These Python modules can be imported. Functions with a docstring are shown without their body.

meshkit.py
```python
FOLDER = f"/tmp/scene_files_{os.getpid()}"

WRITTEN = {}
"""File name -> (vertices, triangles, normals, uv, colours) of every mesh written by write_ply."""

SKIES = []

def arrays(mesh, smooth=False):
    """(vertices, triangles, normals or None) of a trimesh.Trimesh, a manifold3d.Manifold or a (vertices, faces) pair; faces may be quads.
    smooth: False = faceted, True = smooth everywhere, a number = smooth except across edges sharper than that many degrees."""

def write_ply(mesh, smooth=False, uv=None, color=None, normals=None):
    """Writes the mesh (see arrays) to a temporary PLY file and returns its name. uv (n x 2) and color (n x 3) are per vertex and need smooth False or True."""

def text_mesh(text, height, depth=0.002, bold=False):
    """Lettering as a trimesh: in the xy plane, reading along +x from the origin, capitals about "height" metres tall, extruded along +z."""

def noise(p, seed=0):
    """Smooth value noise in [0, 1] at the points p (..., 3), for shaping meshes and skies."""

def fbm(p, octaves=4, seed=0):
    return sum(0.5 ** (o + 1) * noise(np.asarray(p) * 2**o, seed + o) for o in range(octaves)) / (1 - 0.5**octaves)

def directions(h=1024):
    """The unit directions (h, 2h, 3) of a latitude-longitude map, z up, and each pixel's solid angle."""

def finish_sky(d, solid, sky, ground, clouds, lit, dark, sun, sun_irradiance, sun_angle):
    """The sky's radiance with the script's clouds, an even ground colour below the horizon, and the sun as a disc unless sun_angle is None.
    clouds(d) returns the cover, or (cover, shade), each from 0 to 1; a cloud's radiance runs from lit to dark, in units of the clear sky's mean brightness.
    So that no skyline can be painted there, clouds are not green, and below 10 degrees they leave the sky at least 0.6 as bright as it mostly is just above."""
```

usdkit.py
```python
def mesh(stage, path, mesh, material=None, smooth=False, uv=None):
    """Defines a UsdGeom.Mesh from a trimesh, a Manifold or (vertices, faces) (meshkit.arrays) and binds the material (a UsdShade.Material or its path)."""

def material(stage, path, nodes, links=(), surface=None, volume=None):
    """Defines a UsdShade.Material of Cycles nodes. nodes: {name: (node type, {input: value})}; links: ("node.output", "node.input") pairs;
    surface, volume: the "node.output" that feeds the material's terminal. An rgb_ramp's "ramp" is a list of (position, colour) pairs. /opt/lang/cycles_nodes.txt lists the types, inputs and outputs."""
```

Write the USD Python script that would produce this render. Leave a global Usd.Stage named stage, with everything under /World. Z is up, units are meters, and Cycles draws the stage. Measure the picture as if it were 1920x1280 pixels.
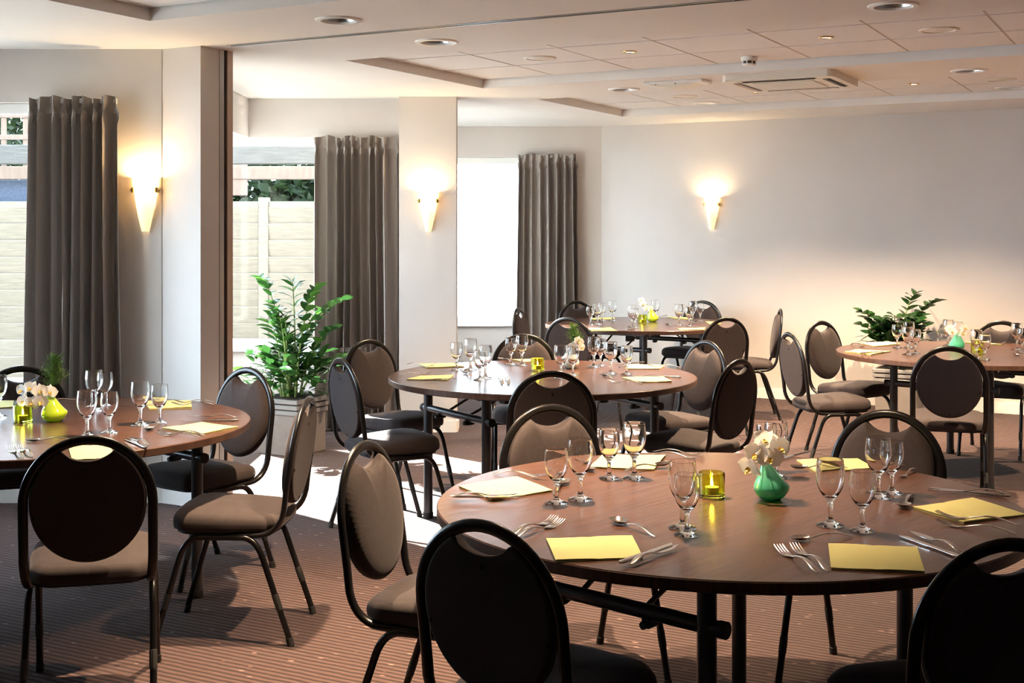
import math, random
import numpy as np, trimesh
import shapely, shapely.affinity as SA
from shapely.geometry import Polygon, Point, box as sbox
from pxr import Usd, UsdGeom, UsdLux, UsdShade, Gf, Sdf, Vt
import usdkit, meshkit

stage = Usd.Stage.CreateInMemory()
UsdGeom.SetStageUpAxis(stage, 'Z'); UsdGeom.SetStageMetersPerUnit(stage, 1.0)
UsdGeom.Xform.Define(stage, '/World'); UsdGeom.Scope.Define(stage, '/World/Looks')

# ------------------------------------------------------------------ camera, sky, sun, exposure
F_PX = 2370.0                                   # focal length in pixels of the 1920-wide frame
cam = UsdGeom.Camera.Define(stage, '/World/camera')
cam.AddTranslateOp().Set((0, 0, 1.5)); cam.AddRotateXYZOp().Set((90, 0, 0))
cam.CreateHorizontalApertureAttr(36.0); cam.CreateVerticalApertureAttr(24.0)
cam.CreateFocalLengthAttr(36.0 * F_PX / 1920)
cam.CreateVerticalApertureOffsetAttr(-(640 - 434) / 1920 * 36.0)      # horizon sits above the middle of the frame
cam.CreateClippingRangeAttr((0.05, 500.0))
cam.CreateExposureAttr(0.7)

dome = UsdLux.DomeLight.Define(stage, '/World/sky')
dome.CreateIntensityAttr(3.4); dome.CreateColorAttr((0.68, 0.83, 1.0))
sun = UsdLux.DistantLight.Define(stage, '/World/sun')
sun.CreateIntensityAttr(200000.0); sun.CreateColorAttr((1.0, 0.96, 0.9)); sun.CreateAngleAttr(0.6)
SUN_DIR = np.array([0.60, -0.58, -0.52]); SUN_DIR /= np.linalg.norm(SUN_DIR)   # the way the sunlight travels
def look_matrix(d):
    z = -np.asarray(d, float) / np.linalg.norm(d); x = np.cross([0, 0, 1.0], z)
    x = x / np.linalg.norm(x) if np.linalg.norm(x) > 1e-6 else np.array([1.0, 0, 0]); y = np.cross(z, x)
    m = np.eye(4); m[0, :3], m[1, :3], m[2, :3] = x, y, z
    return Gf.Matrix4d(*m.ravel().tolist())
sun.AddTransformOp().Set(look_matrix(SUN_DIR))
HALOGEN_POWER, SCONCE_POWER = 190.0, 3.0

DATA = {'theta': 0.49313,
 'downlights': [(-3.583, 4.92), (-3.538, 5.732), (-1.172, 5.779), (-3.544, 8.273), (-1.227, 8.339)],
 'downlights_tile': [(-3.56, 10.12), (-1.18, 10.169)],
 'halogens': [(-2.937, 6.96), (-1.765, 6.996), (-2.926, 9.439), (-1.77, 9.534)],
 'speakers': [(-3.559, 6.972), (-1.185, 7.051), (-3.529, 9.466), (-1.19, 9.583)],
 'smoke': (-2.383, 7.577),
 'ac': [(-2.644, 7.834), (-1.994, 7.836), (-2.026, 8.541), (-2.612, 8.634)],
 'emerg': [(-3.239, 7.953), (-2.827, 7.931), (-2.9, 8.244)],
 'chairs': {'c1': (-1.36, 4.113, 104.452),
            'c2': (-1.036, 4.784, 177.132),
            'c3': (-1.373, 5.577, -128.302),
            'c4': (-2.169, 5.61, -67.027),
            'c5': (-0.639, 7.13, -42.969),
            'c6': (-0.612, 6.359, 30.174),
            'c7': (0.174, 5.916, 91.146),
            'c8': (0.085, 7.429, -87.138),
            'c9': (0.886, 7.104, -149.534),
            'c10': (0.908, 6.349, 138.652),
            'c11': (0.237, 4.305, -67.292),
            'c12': (1.161, 4.182, -124.804),
            'c13': (-0.188, 3.661, -19.344),
            'c14': (0.091, 2.947, 54.395),
            'c15': (0.953, 2.829, 101.535),
            'c16': (0.305, 10.268, -17.526),
            'c17': (0.709, 11.161, -60.113),
            'c18': (0.537, 9.415, 60.611),
            'c19': (1.569, 11.173, -124.804),
            'c20': (1.46, 9.43, 111.695),
            'c21': (1.902, 10.231, 174.232),
            'c23': (2.32, 8.593, -51.072),
            'c24': (1.976, 7.861, 9.792),
            'c25': (2.456, 7.119, 72.474),
            'c26': (3.284, 8.586, -119.887)},
 'glasses': {'T3': [('near left', 'S', 0.124, 3.539), ('near left', 'L', 0.193, 3.581), ('far left', 'S', 0.299, 3.89), ('far left', 'L', 0.376, 3.89), ('front', 'S', 0.438, 3.165),
                    ('front', 'L', 0.437, 3.241), ('far', 'L', 0.816, 3.907), ('far', 'S', 0.804, 3.994), ('near right', 'L', 0.823, 3.269), ('near right', 'S', 0.89, 3.211),
                    ('far right', 'L', 1.046, 3.61), ('far right', 'S', 1.102, 3.668)],
             'T1': [('front', 'L', -1.573, 4.678), ('front', 'S', -1.522, 4.778), ('far', 'L', -1.773, 5.361), ('far', 'S', -1.752, 5.442), ('right', 'L', -1.459, 4.962),
                    ('right', 'S', -1.399, 5.017), ('left', 'L', -2.105, 5.176)],
             'T2': [('far left', 'S', -0.304, 6.928), ('far left', 'L', -0.228, 6.938), ('near left', 'S', -0.165, 6.47), ('near left', 'L', -0.138, 6.542), ('far', 'S', -0.006, 7.234),
                    ('far', 'L', 0.056, 7.176), ('front', 'L', 0.253, 6.55), ('front', 'S', 0.321, 6.671), ('far right', 'L', 0.458, 7.077), ('far right', 'S', 0.501, 7.148),
                    ('near right', 'L', 0.527, 6.746), ('near right', 'S', 0.61, 6.721)],
             'T4': [('near left', 'S', 0.638, 10.269), ('near left', 'L', 0.697, 10.317), ('far left', 'S', 0.767, 10.753), ('far left', 'L', 0.855, 10.753), ('front', 'L', 0.955, 10.072),
                    ('front', 'S', 0.971, 9.998), ('far', 'L', 1.23, 10.851), ('near right', 'L', 1.348, 10.205), ('near right', 'S', 1.426, 10.176), ('far right', 'S', 1.597, 10.721),
                    ('far right', 'L', 1.524, 10.658)],
             'T5': [('far left', 'S', 2.517, 8.262), ('near left', 'L', 2.443, 7.797), ('near left', 'S', 2.511, 7.866), ('far left', 'L', 2.594, 8.262), ('far', 'L', 2.905, 8.417),
                    ('far', 'S', 2.997, 8.496), ('front', 'L', 2.781, 7.568), ('front', 'S', 2.797, 7.474), ('right', 'L', 3.242, 8.114), ('right', 'S', 3.204, 7.935)]},
 'napkins': {'T3': [('near left', (-0.158, 3.756), (0.016, 3.904), (0.117, 3.687), (-0.057, 3.569)), ('far left', (0.248, 4.054), (0.307, 4.286), (0.52, 4.276), (0.451, 4.017)),
                    ('front', (0.084, 3.116), (0.298, 3.138), (0.304, 2.937), (0.1, 2.904)), ('far right', (0.943, 4.186), (1.153, 4.216), (1.158, 4.035), (0.958, 3.982)),
                    ('right', (1.1, 3.472), (1.306, 3.583), (1.376, 3.381), (1.175, 3.288)), ('near right', (0.765, 3.058), (0.972, 3.032), (0.917, 2.808), (0.718, 2.844))],
             'T1': [('right', (-1.345, 4.861), (-1.231, 5.012), (-1.06, 4.895), (-1.165, 4.727)), ('far', (-1.64, 5.634), (-1.441, 5.67), (-1.379, 5.446), (-1.548, 5.397)),
                    ('front', (-1.565, 4.457), (-1.423, 4.479), (-1.322, 4.206), (-1.457, 4.186)), ('left', (-2.37, 5.617), (-2.227, 5.652), (-2.151, 5.446), (-2.288, 5.397))],
             'T2': [('far left', (-0.535, 7.21), (-0.347, 7.283), (-0.266, 7.082), (-0.472, 7.04)), ('near left', (-0.54, 6.468), (-0.479, 6.636), (-0.307, 6.661), (-0.33, 6.445)),
                    ('far right', (0.624, 6.972), (0.671, 7.21), (0.869, 7.167), (0.815, 6.972)), ('near right', (0.57, 6.553), (0.79, 6.594), (0.806, 6.376), (0.651, 6.354)),
                    ('far', (-0.003, 7.466), (0.133, 7.528), (0.193, 7.373), (0.077, 7.343))],
             'T4': [('near left', (0.601, 9.899), (0.777, 9.954), (0.803, 9.633), (0.604, 9.602)), ('far left', (0.695, 11.06), (0.902, 11.129), (0.89, 10.925), (0.692, 10.859)),
                    ('near right', (1.295, 9.866), (1.529, 9.982), (1.479, 9.738), (1.291, 9.711)), ('far', (1.375, 11.233), (1.545, 11.129), (1.563, 10.925), (1.422, 10.992)),
                    ('right', (1.624, 10.602), (1.732, 10.665), (1.723, 10.417), (1.617, 10.357))],
             'T5': [('far left', (2.366, 8.573), (2.594, 8.719), (2.612, 8.492), (2.391, 8.345)), ('near left', (2.097, 7.963), (2.206, 8.107), (2.398, 7.999), (2.205, 7.766)),
                    ('far', (3.09, 8.656), (3.235, 8.614), (3.288, 8.452), (3.146, 8.492))]},
 'cutlery': {'T3': [('fork', 'front', 0.065, 3.2, 53.094, 0.209), ('fork', 'front', 0.054, 3.234, 56.526, 0.209), ('spoon', 'front', 0.311, 3.226, 117.56, 0.198),
                    ('knife', 'front', 0.316, 2.949, 51.163, 0.23), ('fish', 'front', 0.334, 2.947, 52.837, 0.219), ('fork', 'near right', 0.658, 2.911, 102.336, 0.209),
                    ('fork', 'near right', 0.691, 2.924, 97.899, 0.209), ('spoon', 'near right', 0.766, 3.124, -164.398, 0.172), ('fish', 'near right', 1.027, 3.07, 105.728, 0.219),
                    ('knife', 'near right', 1.005, 3.039, 110.353, 0.224), ('knife', 'right', 1.326, 3.669, 149.294, 0.23), ('fish', 'right', 1.316, 3.65, 166.848, 0.219),
                    ('spoon', 'right', 1.109, 3.545, -115.629, 0.198), ('fork', 'right', 1.211, 3.288, 144.687, 0.208), ('fork', 'right', 1.184, 3.223, 144.021, 0.196),
                    ('knife', 'far right', 0.955, 4.274, -130.448, 0.2), ('spoon', 'far right', 0.975, 4.012, -174.546, 0.188), ('fork', 'far right', 1.223, 4.017, -130.673, 0.181),
                    ('fork', 'far right', 1.243, 3.96, -124.438, 0.181), ('fork', 'far left', 0.571, 4.325, -22.05, 0.181), ('fork', 'far left', 0.561, 4.268, -32.659, 0.181),
                    ('spoon', 'far left', 0.429, 4.017, 36.653, 0.195), ('fork', 'near left', 0.031, 3.941, -5.755, 0.181), ('fork', 'near left', 0.028, 3.899, -19.955, 0.181),
                    ('knife', 'near left', -0.076, 3.57, -6.173, 0.2), ('fish', 'near left', -0.08, 3.574, 8.794, 0.191), ('spoon', 'near left', 0.14, 3.733, 79.044, 0.198),
                    ('spoon', 'far left second', 0.226, 4.071, -70.625, 0.172)],
             'T1': [('fork', 'front', -1.688, 4.308, 122.088, 0.209), ('fork', 'front', -1.667, 4.333, 122.336, 0.209), ('spoon', 'front', -1.674, 4.583, -167.542, 0.172),
                    ('fish', 'front', -1.34, 4.54, 124.224, 0.219), ('knife', 'front', -1.344, 4.517, 124.617, 0.23), ('spoon', 'right', -1.377, 4.895, -102.158, 0.172),
                    ('fork', 'right', -1.236, 4.734, 161.872, 0.2), ('fork', 'right', -1.236, 4.691, 163.895, 0.181), ('knife', 'right', -1.209, 5.06, -172.96, 0.23),
                    ('fish', 'right', -1.217, 5.132, 172.248, 0.217), ('knife', 'far', -1.62, 5.442, -148.356, 0.2), ('fork', 'far', -1.384, 5.491, 180.0, 0.183),
                    ('fork', 'far', -1.4, 5.568, 174.012, 0.181), ('fork', 'left', -2.005, 5.673, 52.656, 0.181)],
             'T2': [('fork', 'far left', -0.519, 7.078, -36.726, 0.209), ('fork', 'near left', -0.513, 6.709, 26.56, 0.181), ('spoon', 'near left', -0.235, 6.699, 102.636, 0.198),
                    ('knife', 'near left', -0.356, 6.427, 23.722, 0.2), ('fork', 'front', -0.053, 6.38, 93.654, 0.209), ('fork', 'front', -0.02, 6.38, 92.456, 0.209),
                    ('spoon', 'far', -0.038, 7.443, 117.276, 0.172), ('spoon', 'near right', 0.497, 6.588, 101.671, 0.198), ('fork', 'near right', 0.569, 6.343, 152.083, 0.191),
                    ('knife', 'near right', 0.79, 6.615, 156.995, 0.2), ('knife', 'far right', 0.625, 7.079, 69.983, 0.207), ('fork', 'far right', 0.844, 7.036, 161.324, 0.181),
                    ('knife', 'far right', 0.675, 7.263, -147.302, 0.217)],
             'T4': [('knife', 'near left', 0.874, 9.737, -127.693, 0.23), ('spoon', 'near right', 1.269, 10.235, 93.525, 0.198), ('spoon', 'right', 1.587, 10.533, 180.0, 0.172),
                    ('knife', 'far', 1.344, 11.294, -119.581, 0.23)],
             'T5': [('fork', 'far left', 2.289, 8.379, -80.616, 0.209), ('knife', 'near left', 2.24, 7.849, 34.643, 0.23), ('spoon', 'front', 3.09, 7.665, 96.696, 0.172),
                    ('fork', 'far', 3.365, 8.557, 24.745, 0.181)]},
 'centre': {'T3': {'candle': (0.573, 3.624), 'vase': (0.737, 3.588)},
            'T1': {'candle': (-1.947, 5.031), 'vase': (-1.832, 5.06)},
            'T2': {'candle': (0.14, 6.901), 'vase': (0.324, 7.036)},
            'T4': {'candle': (1.078, 10.472), 'vase': (1.187, 10.658)},
            'T5': {'candle': (2.881, 7.831), 'vase': (2.868, 8.15)}},
 'tables': {'T1': (-1.86, 4.99), 'T2': (0.16, 6.68), 'T3': (0.6, 3.55), 'T4': (1.084, 10.45), 'T5': (2.875, 7.96)}}
# ------------------------------------------------------------------ helpers
RNG = random.Random(7); NP = np.random.default_rng(7)
TH = DATA['theta']; CU, SU = math.cos(TH), math.sin(TH)
UVEC, VVEC = np.array([CU, -SU]), np.array([SU, CU])
def W(U, V): return U * UVEC + V * VVEC                       # room axes (along the back wall, towards it) to world
UROT = -math.degrees(TH)                                      # turns local +x into the room's U axis
ZC, TZ = 2.51, 0.74
used = {}
def numbered(parent, name):
    k = used.get((parent, name), 0); used[(parent, name)] = k + 1
    return f'{parent}/{name}' if k == 0 else f'{parent}/{name}_{k:03d}'
def keys(prim, label=None, cat=None, group=None, kind=None):
    for k, x in (('label', label), ('category', cat), ('group', group), ('kind', kind)):
        if x: prim.SetCustomDataByKey(k, x)
    return prim
def path_of(parent): return '/World' if parent is None else str(parent.GetPath())
def obj(name, mesh, mat, parent=None, label=None, cat=None, group=None, kind=None, smooth=35):
    p = numbered(path_of(parent), name)
    return keys(usdkit.mesh(stage, p, mesh, LOOK[mat], smooth=smooth).GetPrim(), label, cat, group, kind)
def raw(name, v, f, n, mat, parent):
    p = numbered(path_of(parent), name); m = UsdGeom.Mesh.Define(stage, p)
    m.CreatePointsAttr(Vt.Vec3fArray.FromNumpy(v.astype(np.float32)))
    m.CreateFaceVertexCountsAttr(Vt.IntArray.FromNumpy(np.full(len(f), 3, np.int32)))
    m.CreateFaceVertexIndicesAttr(Vt.IntArray.FromNumpy(f.astype(np.int32).ravel()))
    m.CreateSubdivisionSchemeAttr('none'); m.CreateNormalsAttr(Vt.Vec3fArray.FromNumpy(n.astype(np.float32))); m.SetNormalsInterpolation('vertex')
    UsdShade.MaterialBindingAPI.Apply(m.GetPrim()).Bind(LOOK[mat]); return m.GetPrim()
def place(x, loc, rz, s=None):
    x.AddTranslateOp().Set(Gf.Vec3d(*map(float, loc))); x.AddRotateZOp().Set(float(rz))
    if s is not None: x.AddScaleOp().Set(Gf.Vec3f(*s))
def thing(name, label=None, cat=None, loc=(0, 0, 0), rz=0, group=None, kind=None, s=None):
    x = UsdGeom.Xform.Define(stage, numbered('/World', name)); place(x, loc, rz, s)
    return keys(x.GetPrim(), label, cat, group, kind)
def dup(root, name, label, cat, loc, rz, group=None, s=None):
    r = thing(name, label, cat, loc, rz, group, None, s)
    r.GetReferences().AddInternalReference(root.GetPath()); r.SetInstanceable(True); return r
class Kind:                                                   # first call builds the thing, later calls reference it
    def __init__(self, name, cat, build, group=None): self.n, self.c, self.b, self.g, self.first = name, cat, build, group, None
    def __call__(self, label, loc, rz=0, s=None, group=None):
        if self.first is None:
            self.first = thing(self.n, label, self.c, loc, rz, group or self.g, None, s); self.b(self.first); return self.first
        return dup(self.first, self.n, label, self.c, loc, rz, group or self.g, s)
cat_ = trimesh.util.concatenate
def moved(m, t=(0, 0, 0), rz=0, rx=0, ry=0):
    m = m.copy(); R = trimesh.transformations.euler_matrix(math.radians(rx), math.radians(ry), math.radians(rz)); R[:3, 3] = t
    m.apply_transform(R); return m
def cbox(a, b, c=0.003):                                      # box from corner a to corner b with chamfered edges
    a, b = np.minimum(a, b), np.maximum(a, b); c = min(c, *(0.45 * (np.array(b) - a)))
    p = []
    for i in np.ndindex(2, 2, 2):
        s = np.array(i); q = np.where(s, b, a).astype(float); d = np.where(s, -c, c)
        for k in range(3):
            w = q + d; w[k] = q[k]; p.append(w)
    return trimesh.Trimesh(p).convex_hull
def bar(p, q, w, h=None, c=0.002, up=(0, 0, 1)):              # box-section bar between two points
    p, q = np.array(p, float), np.array(q, float); L = np.linalg.norm(q - p); x = (q - p) / L
    y = np.cross(up, x); y = y / np.linalg.norm(y) if np.linalg.norm(y) > 1e-6 else np.array([0, 1.0, 0]); z = np.cross(x, y); h = h or w
    m = cbox((0, -w / 2, -h / 2), (L, w / 2, h / 2), c); T = np.eye(4); T[:3, 0], T[:3, 1], T[:3, 2], T[:3, 3] = x, y, z, p
    m.apply_transform(T); return m
def sweep(pts, ra, rb=None, n=10, ref=(0, 1, 0), closed=False):   # elliptical section along a polyline; ra across ref, rb along it; radii may vary
    P = np.asarray(pts, float); k = len(P); rb = ra if rb is None else rb
    ra, rb = np.broadcast_to(ra, k), np.broadcast_to(rb, k)
    t = np.gradient(P, axis=0) if not closed else np.roll(P, -1, 0) - np.roll(P, 1, 0); t /= np.linalg.norm(t, axis=1, keepdims=True)
    b = np.broadcast_to(np.asarray(ref, float), P.shape); b = b - (b * t).sum(1, keepdims=True) * t
    bl = np.linalg.norm(b, axis=1, keepdims=True)
    if bl.min() < 1e-3:
        b = np.zeros_like(P); cur = np.cross(t[0], [0.3, 0.5, 0.8]); 
        for i in range(k): cur = cur - (cur @ t[i]) * t[i]; cur /= np.linalg.norm(cur); b[i] = cur
    else: b = b / bl
    a = np.cross(b, t); g = np.arange(n) * 2 * np.pi / n
    V = P[:, None] + (ra[:, None] * np.cos(g))[..., None] * a[:, None] + (rb[:, None] * np.sin(g))[..., None] * b[:, None]
    rows = k if closed else k - 1; F = []
    for i in range(rows):
        i2 = (i + 1) % k
        for j in range(n):
            j2 = (j + 1) % n; F += [[i * n + j, i * n + j2, i2 * n + j2], [i * n + j, i2 * n + j2, i2 * n + j]]
    V = V.reshape(-1, 3)
    if not closed:
        V = np.vstack([V, P[0], P[-1]]); c0, c1 = len(V) - 2, len(V) - 1
        for j in range(n): j2 = (j + 1) % n; F += [[c0, j2, j], [c1, (k - 1) * n + j, (k - 1) * n + j2]]
    m = trimesh.Trimesh(V, F, process=False); m.fix_normals() if m.volume < 0 else None
    return m
def cyl(p, q, r, n=20, r2=None):
    p, q = np.array(p, float), np.array(q, float)
    return sweep([p, p + (q - p) * 0.02, p + (q - p) * 0.98, q], [r * 0.93, r, r2 or r, (r2 or r) * 0.93], n=n, ref=(0.123, 0.456, 0.8) if abs((q - p)[2]) < 0.8 * np.linalg.norm(q - p) else (1, 0, 0))
def lathe(prof, n=28, cx=None, cy=None):
    p = np.asarray(prof, float); k = len(p); g = np.arange(n) * 2 * np.pi / n
    V = np.stack([np.outer(p[:, 0], np.cos(g)), np.outer(p[:, 0], np.sin(g)), np.repeat(p[:, 1:2], n, 1)], -1)
    if cx is not None: V[..., 0] += np.asarray(cx)[:, None]
    if cy is not None: V[..., 1] += np.asarray(cy)[:, None]
    F = []
    for i in range(k - 1):
        for j in range(n):
            j2 = (j + 1) % n; F += [[i * n + j, i * n + j2, (i + 1) * n + j2], [i * n + j, (i + 1) * n + j2, (i + 1) * n + j]]
    m = trimesh.Trimesh(V.reshape(-1, 3), F, process=True); m.update_faces(m.nondegenerate_faces())
    if m.is_watertight and m.volume < 0: m.invert()
    return m
def extr(poly, z0, z1):
    ms = [trimesh.creation.extrude_polygon(g, z1 - z0, engine='earcut') for g in getattr(poly, 'geoms', [poly]) if g.area > 1e-7]
    m = cat_(ms); m.apply_translation((0, 0, z0)); return m
def wall_along(p, q, t, z0, z1, holes=()):                    # wall from p to q, thickness t to the left of p->q; holes (s0, s1, z0, z1) along it
    p, q = np.array(p, float), np.array(q, float); L = np.linalg.norm(q - p)
    pl = sbox(0, z0, L, z1)
    for s0, s1, a, b in holes: pl = pl.difference(sbox(s0, a, s1, b))
    m = extr(pl, 0, t); d = (q - p) / L; T = np.eye(4)
    T[:3, 0] = (*d, 0); T[:3, 1] = (0, 0, 1); T[:3, 2] = (d[1], -d[0], 0); T[:3, 3] = (*p, 0)
    m.apply_transform(T); return m
def bez(*c, n=12):
    c = np.array(c, float); t = np.linspace(0, 1, n)[:, None]
    while len(c.shape) == 2: c = np.repeat(c[None], n, 0)
    while c.shape[1] > 1: c = c[:, :-1] * (1 - t[:, None]) + c[:, 1:] * t[:, None]
    return c[:, 0]

# ------------------------------------------------------------------ looks
LOOK = {}
def lin(c):
    return tuple(((x / 255 + 0.055) / 1.055) ** 2.4 if x > 10 else x / 255 / 12.92 for x in c)
def look(name, color=(0.5, 0.5, 0.5), rough=0.5, vary=0.0, scale=8.0, stretch=(1, 1, 1), bump=0.0, bscale=60.0, bdist=0.002, **kw):
    nodes = {'p': ('principled_bsdf', {'base_color': color, 'roughness': rough, **kw})}; links = []
    if vary or bump:
        nodes['g'] = ('texture_coordinate', {}); 
    if vary:
        nodes['m'] = ('mapping', {'scale': stretch}); nodes['n'] = ('noise_texture', {'scale': scale, 'detail': 4.0})
        nodes['r'] = ('rgb_ramp', {'ramp': [(0.3, tuple(c * (1 - vary) for c in color)), (0.7, tuple(min(1, c * (1 + vary)) for c in color))]})
        links += [('g.object', 'm.vector'), ('m.vector', 'n.vector'), ('n.fac', 'r.fac'), ('r.color', 'p.base_color')]
    if bump:
        nodes['bn'] = ('noise_texture', {'scale': bscale, 'detail': 3.0}); nodes['b'] = ('bump', {'strength': bump, 'distance': bdist})
        links += [('g.object', 'bn.vector'), ('bn.fac', 'b.height'), ('b.normal', 'p.normal')]
    LOOK[name] = usdkit.material(stage, '/World/Looks/' + name, nodes, links, 'p.BSDF')
WALL = (0.62, 0.58, 0.55)
look('wall_paint', WALL, 0.7, vary=0.02, scale=3, bump=0.15, bscale=180, bdist=0.001)
look('ceiling_paint', (0.80, 0.78, 0.755), 0.8, vary=0.015, scale=2)
look('ceiling_tile', (0.80, 0.78, 0.765), 0.9, vary=0.04, scale=140, bump=0.25, bscale=260, bdist=0.001)
look('tile_grid', (0.50, 0.44, 0.37), 0.5); look('grid_dark', (0.20, 0.17, 0.15), 0.6)
look('white_paint', (0.80, 0.79, 0.77), 0.4)
look('white_plastic', (0.80, 0.80, 0.78), 0.35)
look('cream_plastic', (0.74, 0.69, 0.60), 0.4)
look('dark_slot', (0.03, 0.028, 0.025), 0.5)
look('track_metal', (0.42, 0.40, 0.37), 0.35, metallic=0.9)
look('bronze_metal', (0.50, 0.38, 0.30), 0.4, metallic=0.6)
look('rubber', (0.012, 0.012, 0.012), 0.7)
look('black_metal', (0.006, 0.0055, 0.006), 0.26, specular_ior_level=0.4)
look('table_metal', (0.075, 0.075, 0.08), 0.3, metallic=0.75)
look('bright_metal', (0.72, 0.71, 0.69), 0.28, metallic=1.0)
look('cutlery_steel', (0.66, 0.63, 0.60), 0.14, metallic=1.0)
look('reflector', (0.74, 0.74, 0.74), 0.3, metallic=1.0)
look('brass', (0.65, 0.45, 0.16), 0.25, metallic=1.0)
look('velour', (0.027, 0.018, 0.0185), 0.9, vary=0.14, scale=60, bump=0.2, bscale=420, bdist=0.001, sheen_weight=0.10, sheen_roughness=0.4, sheen_tint=(0.75, 0.72, 0.78))
look('curtain_cloth', (0.29, 0.25, 0.225), 0.85, vary=0.05, scale=200, bump=0.15, bscale=500, bdist=0.0008, sheen_weight=0.25)
look('napkin_paper', (0.50, 0.465, 0.19), 0.85, bump=0.3, bscale=90, bdist=0.0015)
look('planter_body', (0.19, 0.17, 0.16), 0.5, vary=0.06, scale=20)
look('planter_trim', (0.22, 0.22, 0.225), 0.35)
look('soil', (0.03, 0.022, 0.015), 0.95, vary=0.4, scale=90, bump=0.8, bscale=120, bdist=0.01)
look('stalk', (0.16, 0.24, 0.07), 0.45, vary=0.2, scale=12)
look('wax', (0.85, 0.80, 0.45), 0.5, subsurface_weight=0.3, subsurface_scale=0.01)
look('wick', (0.02, 0.015, 0.01), 0.9)
look('vase_teal', (0.09, 0.47, 0.29), 0.06, coat_weight=0.5, subsurface_weight=0.25, subsurface_scale=0.02, subsurface_radius=(0.3, 1.0, 0.6))
look('vase_lime', (0.42, 0.62, 0.03), 0.06, coat_weight=0.5, subsurface_weight=0.25, subsurface_scale=0.02, subsurface_radius=(0.6, 1.0, 0.2))
look('vase_white', (0.80, 0.80, 0.74), 0.06, coat_weight=0.5)
look('orchid_lip', (0.78, 0.52, 0.12), 0.5, vary=0.4, scale=150)
look('fence_wood', (0.16, 0.135, 0.10), 0.75, vary=0.16, scale=6, stretch=(1, 8, 14))
look('old_timber', (0.06, 0.057, 0.052), 0.8, vary=0.3, scale=5, stretch=(1, 8, 20))
look('pink_timber', (0.13, 0.088, 0.065), 0.75, vary=0.15, scale=6, stretch=(6, 6, 1))
look('render_white', (0.86, 0.86, 0.85), 0.8, vary=0.02, scale=2)
look('paving', (0.15, 0.145, 0.14), 0.85, vary=0.15, scale=5)
look('bark', (0.09, 0.07, 0.05), 0.9, vary=0.3, scale=20)
look('navy_board', (0.03, 0.045, 0.08), 0.6, vary=0.3, scale=40)
def glassy(name, color, rough=0.0, ior=1.5):
    look(name, color, rough, transmission_weight=1.0, ior=ior)
glassy('clear_glass', (0.99, 1.0, 1.0)); glassy('green_glass', (0.84, 0.90, 0.14), 0.0, 1.45)
# window panes let the sun through
LOOK['pane_glass'] = usdkit.material(stage, '/World/Looks/pane_glass', {'f': ('layer_weight', {'blend': 0.12}), 't': ('transparent_bsdf', {'color': (0.96, 0.98, 0.97)}), 'g': ('glossy_bsdf', {'color': (1, 1, 1), 'roughness': 0.0}), 'm': ('mix_closure', {})},
    [('f.facing', 'm.fac'), ('t.BSDF', 'm.closure1'), ('g.BSDF', 'm.closure2')], 'm.closure')
def leafy(name, a, b, rough=0.3, trans=0.25):
    LOOK[name] = usdkit.material(stage, '/World/Looks/' + name, {'o': ('geometry', {}), 'r': ('rgb_ramp', {'ramp': [(0.0, a), (1.0, b)]}), 'p': ('principled_bsdf', {'roughness': rough}), 't': ('translucent_bsdf', {}), 'm': ('mix_closure', {'fac': trans})},
        [('o.random_per_island', 'r.fac'), ('r.color', 'p.base_color'), ('r.color', 't.color'), ('p.BSDF', 'm.closure1'), ('t.BSDF', 'm.closure2')], 'm.closure')
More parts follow.
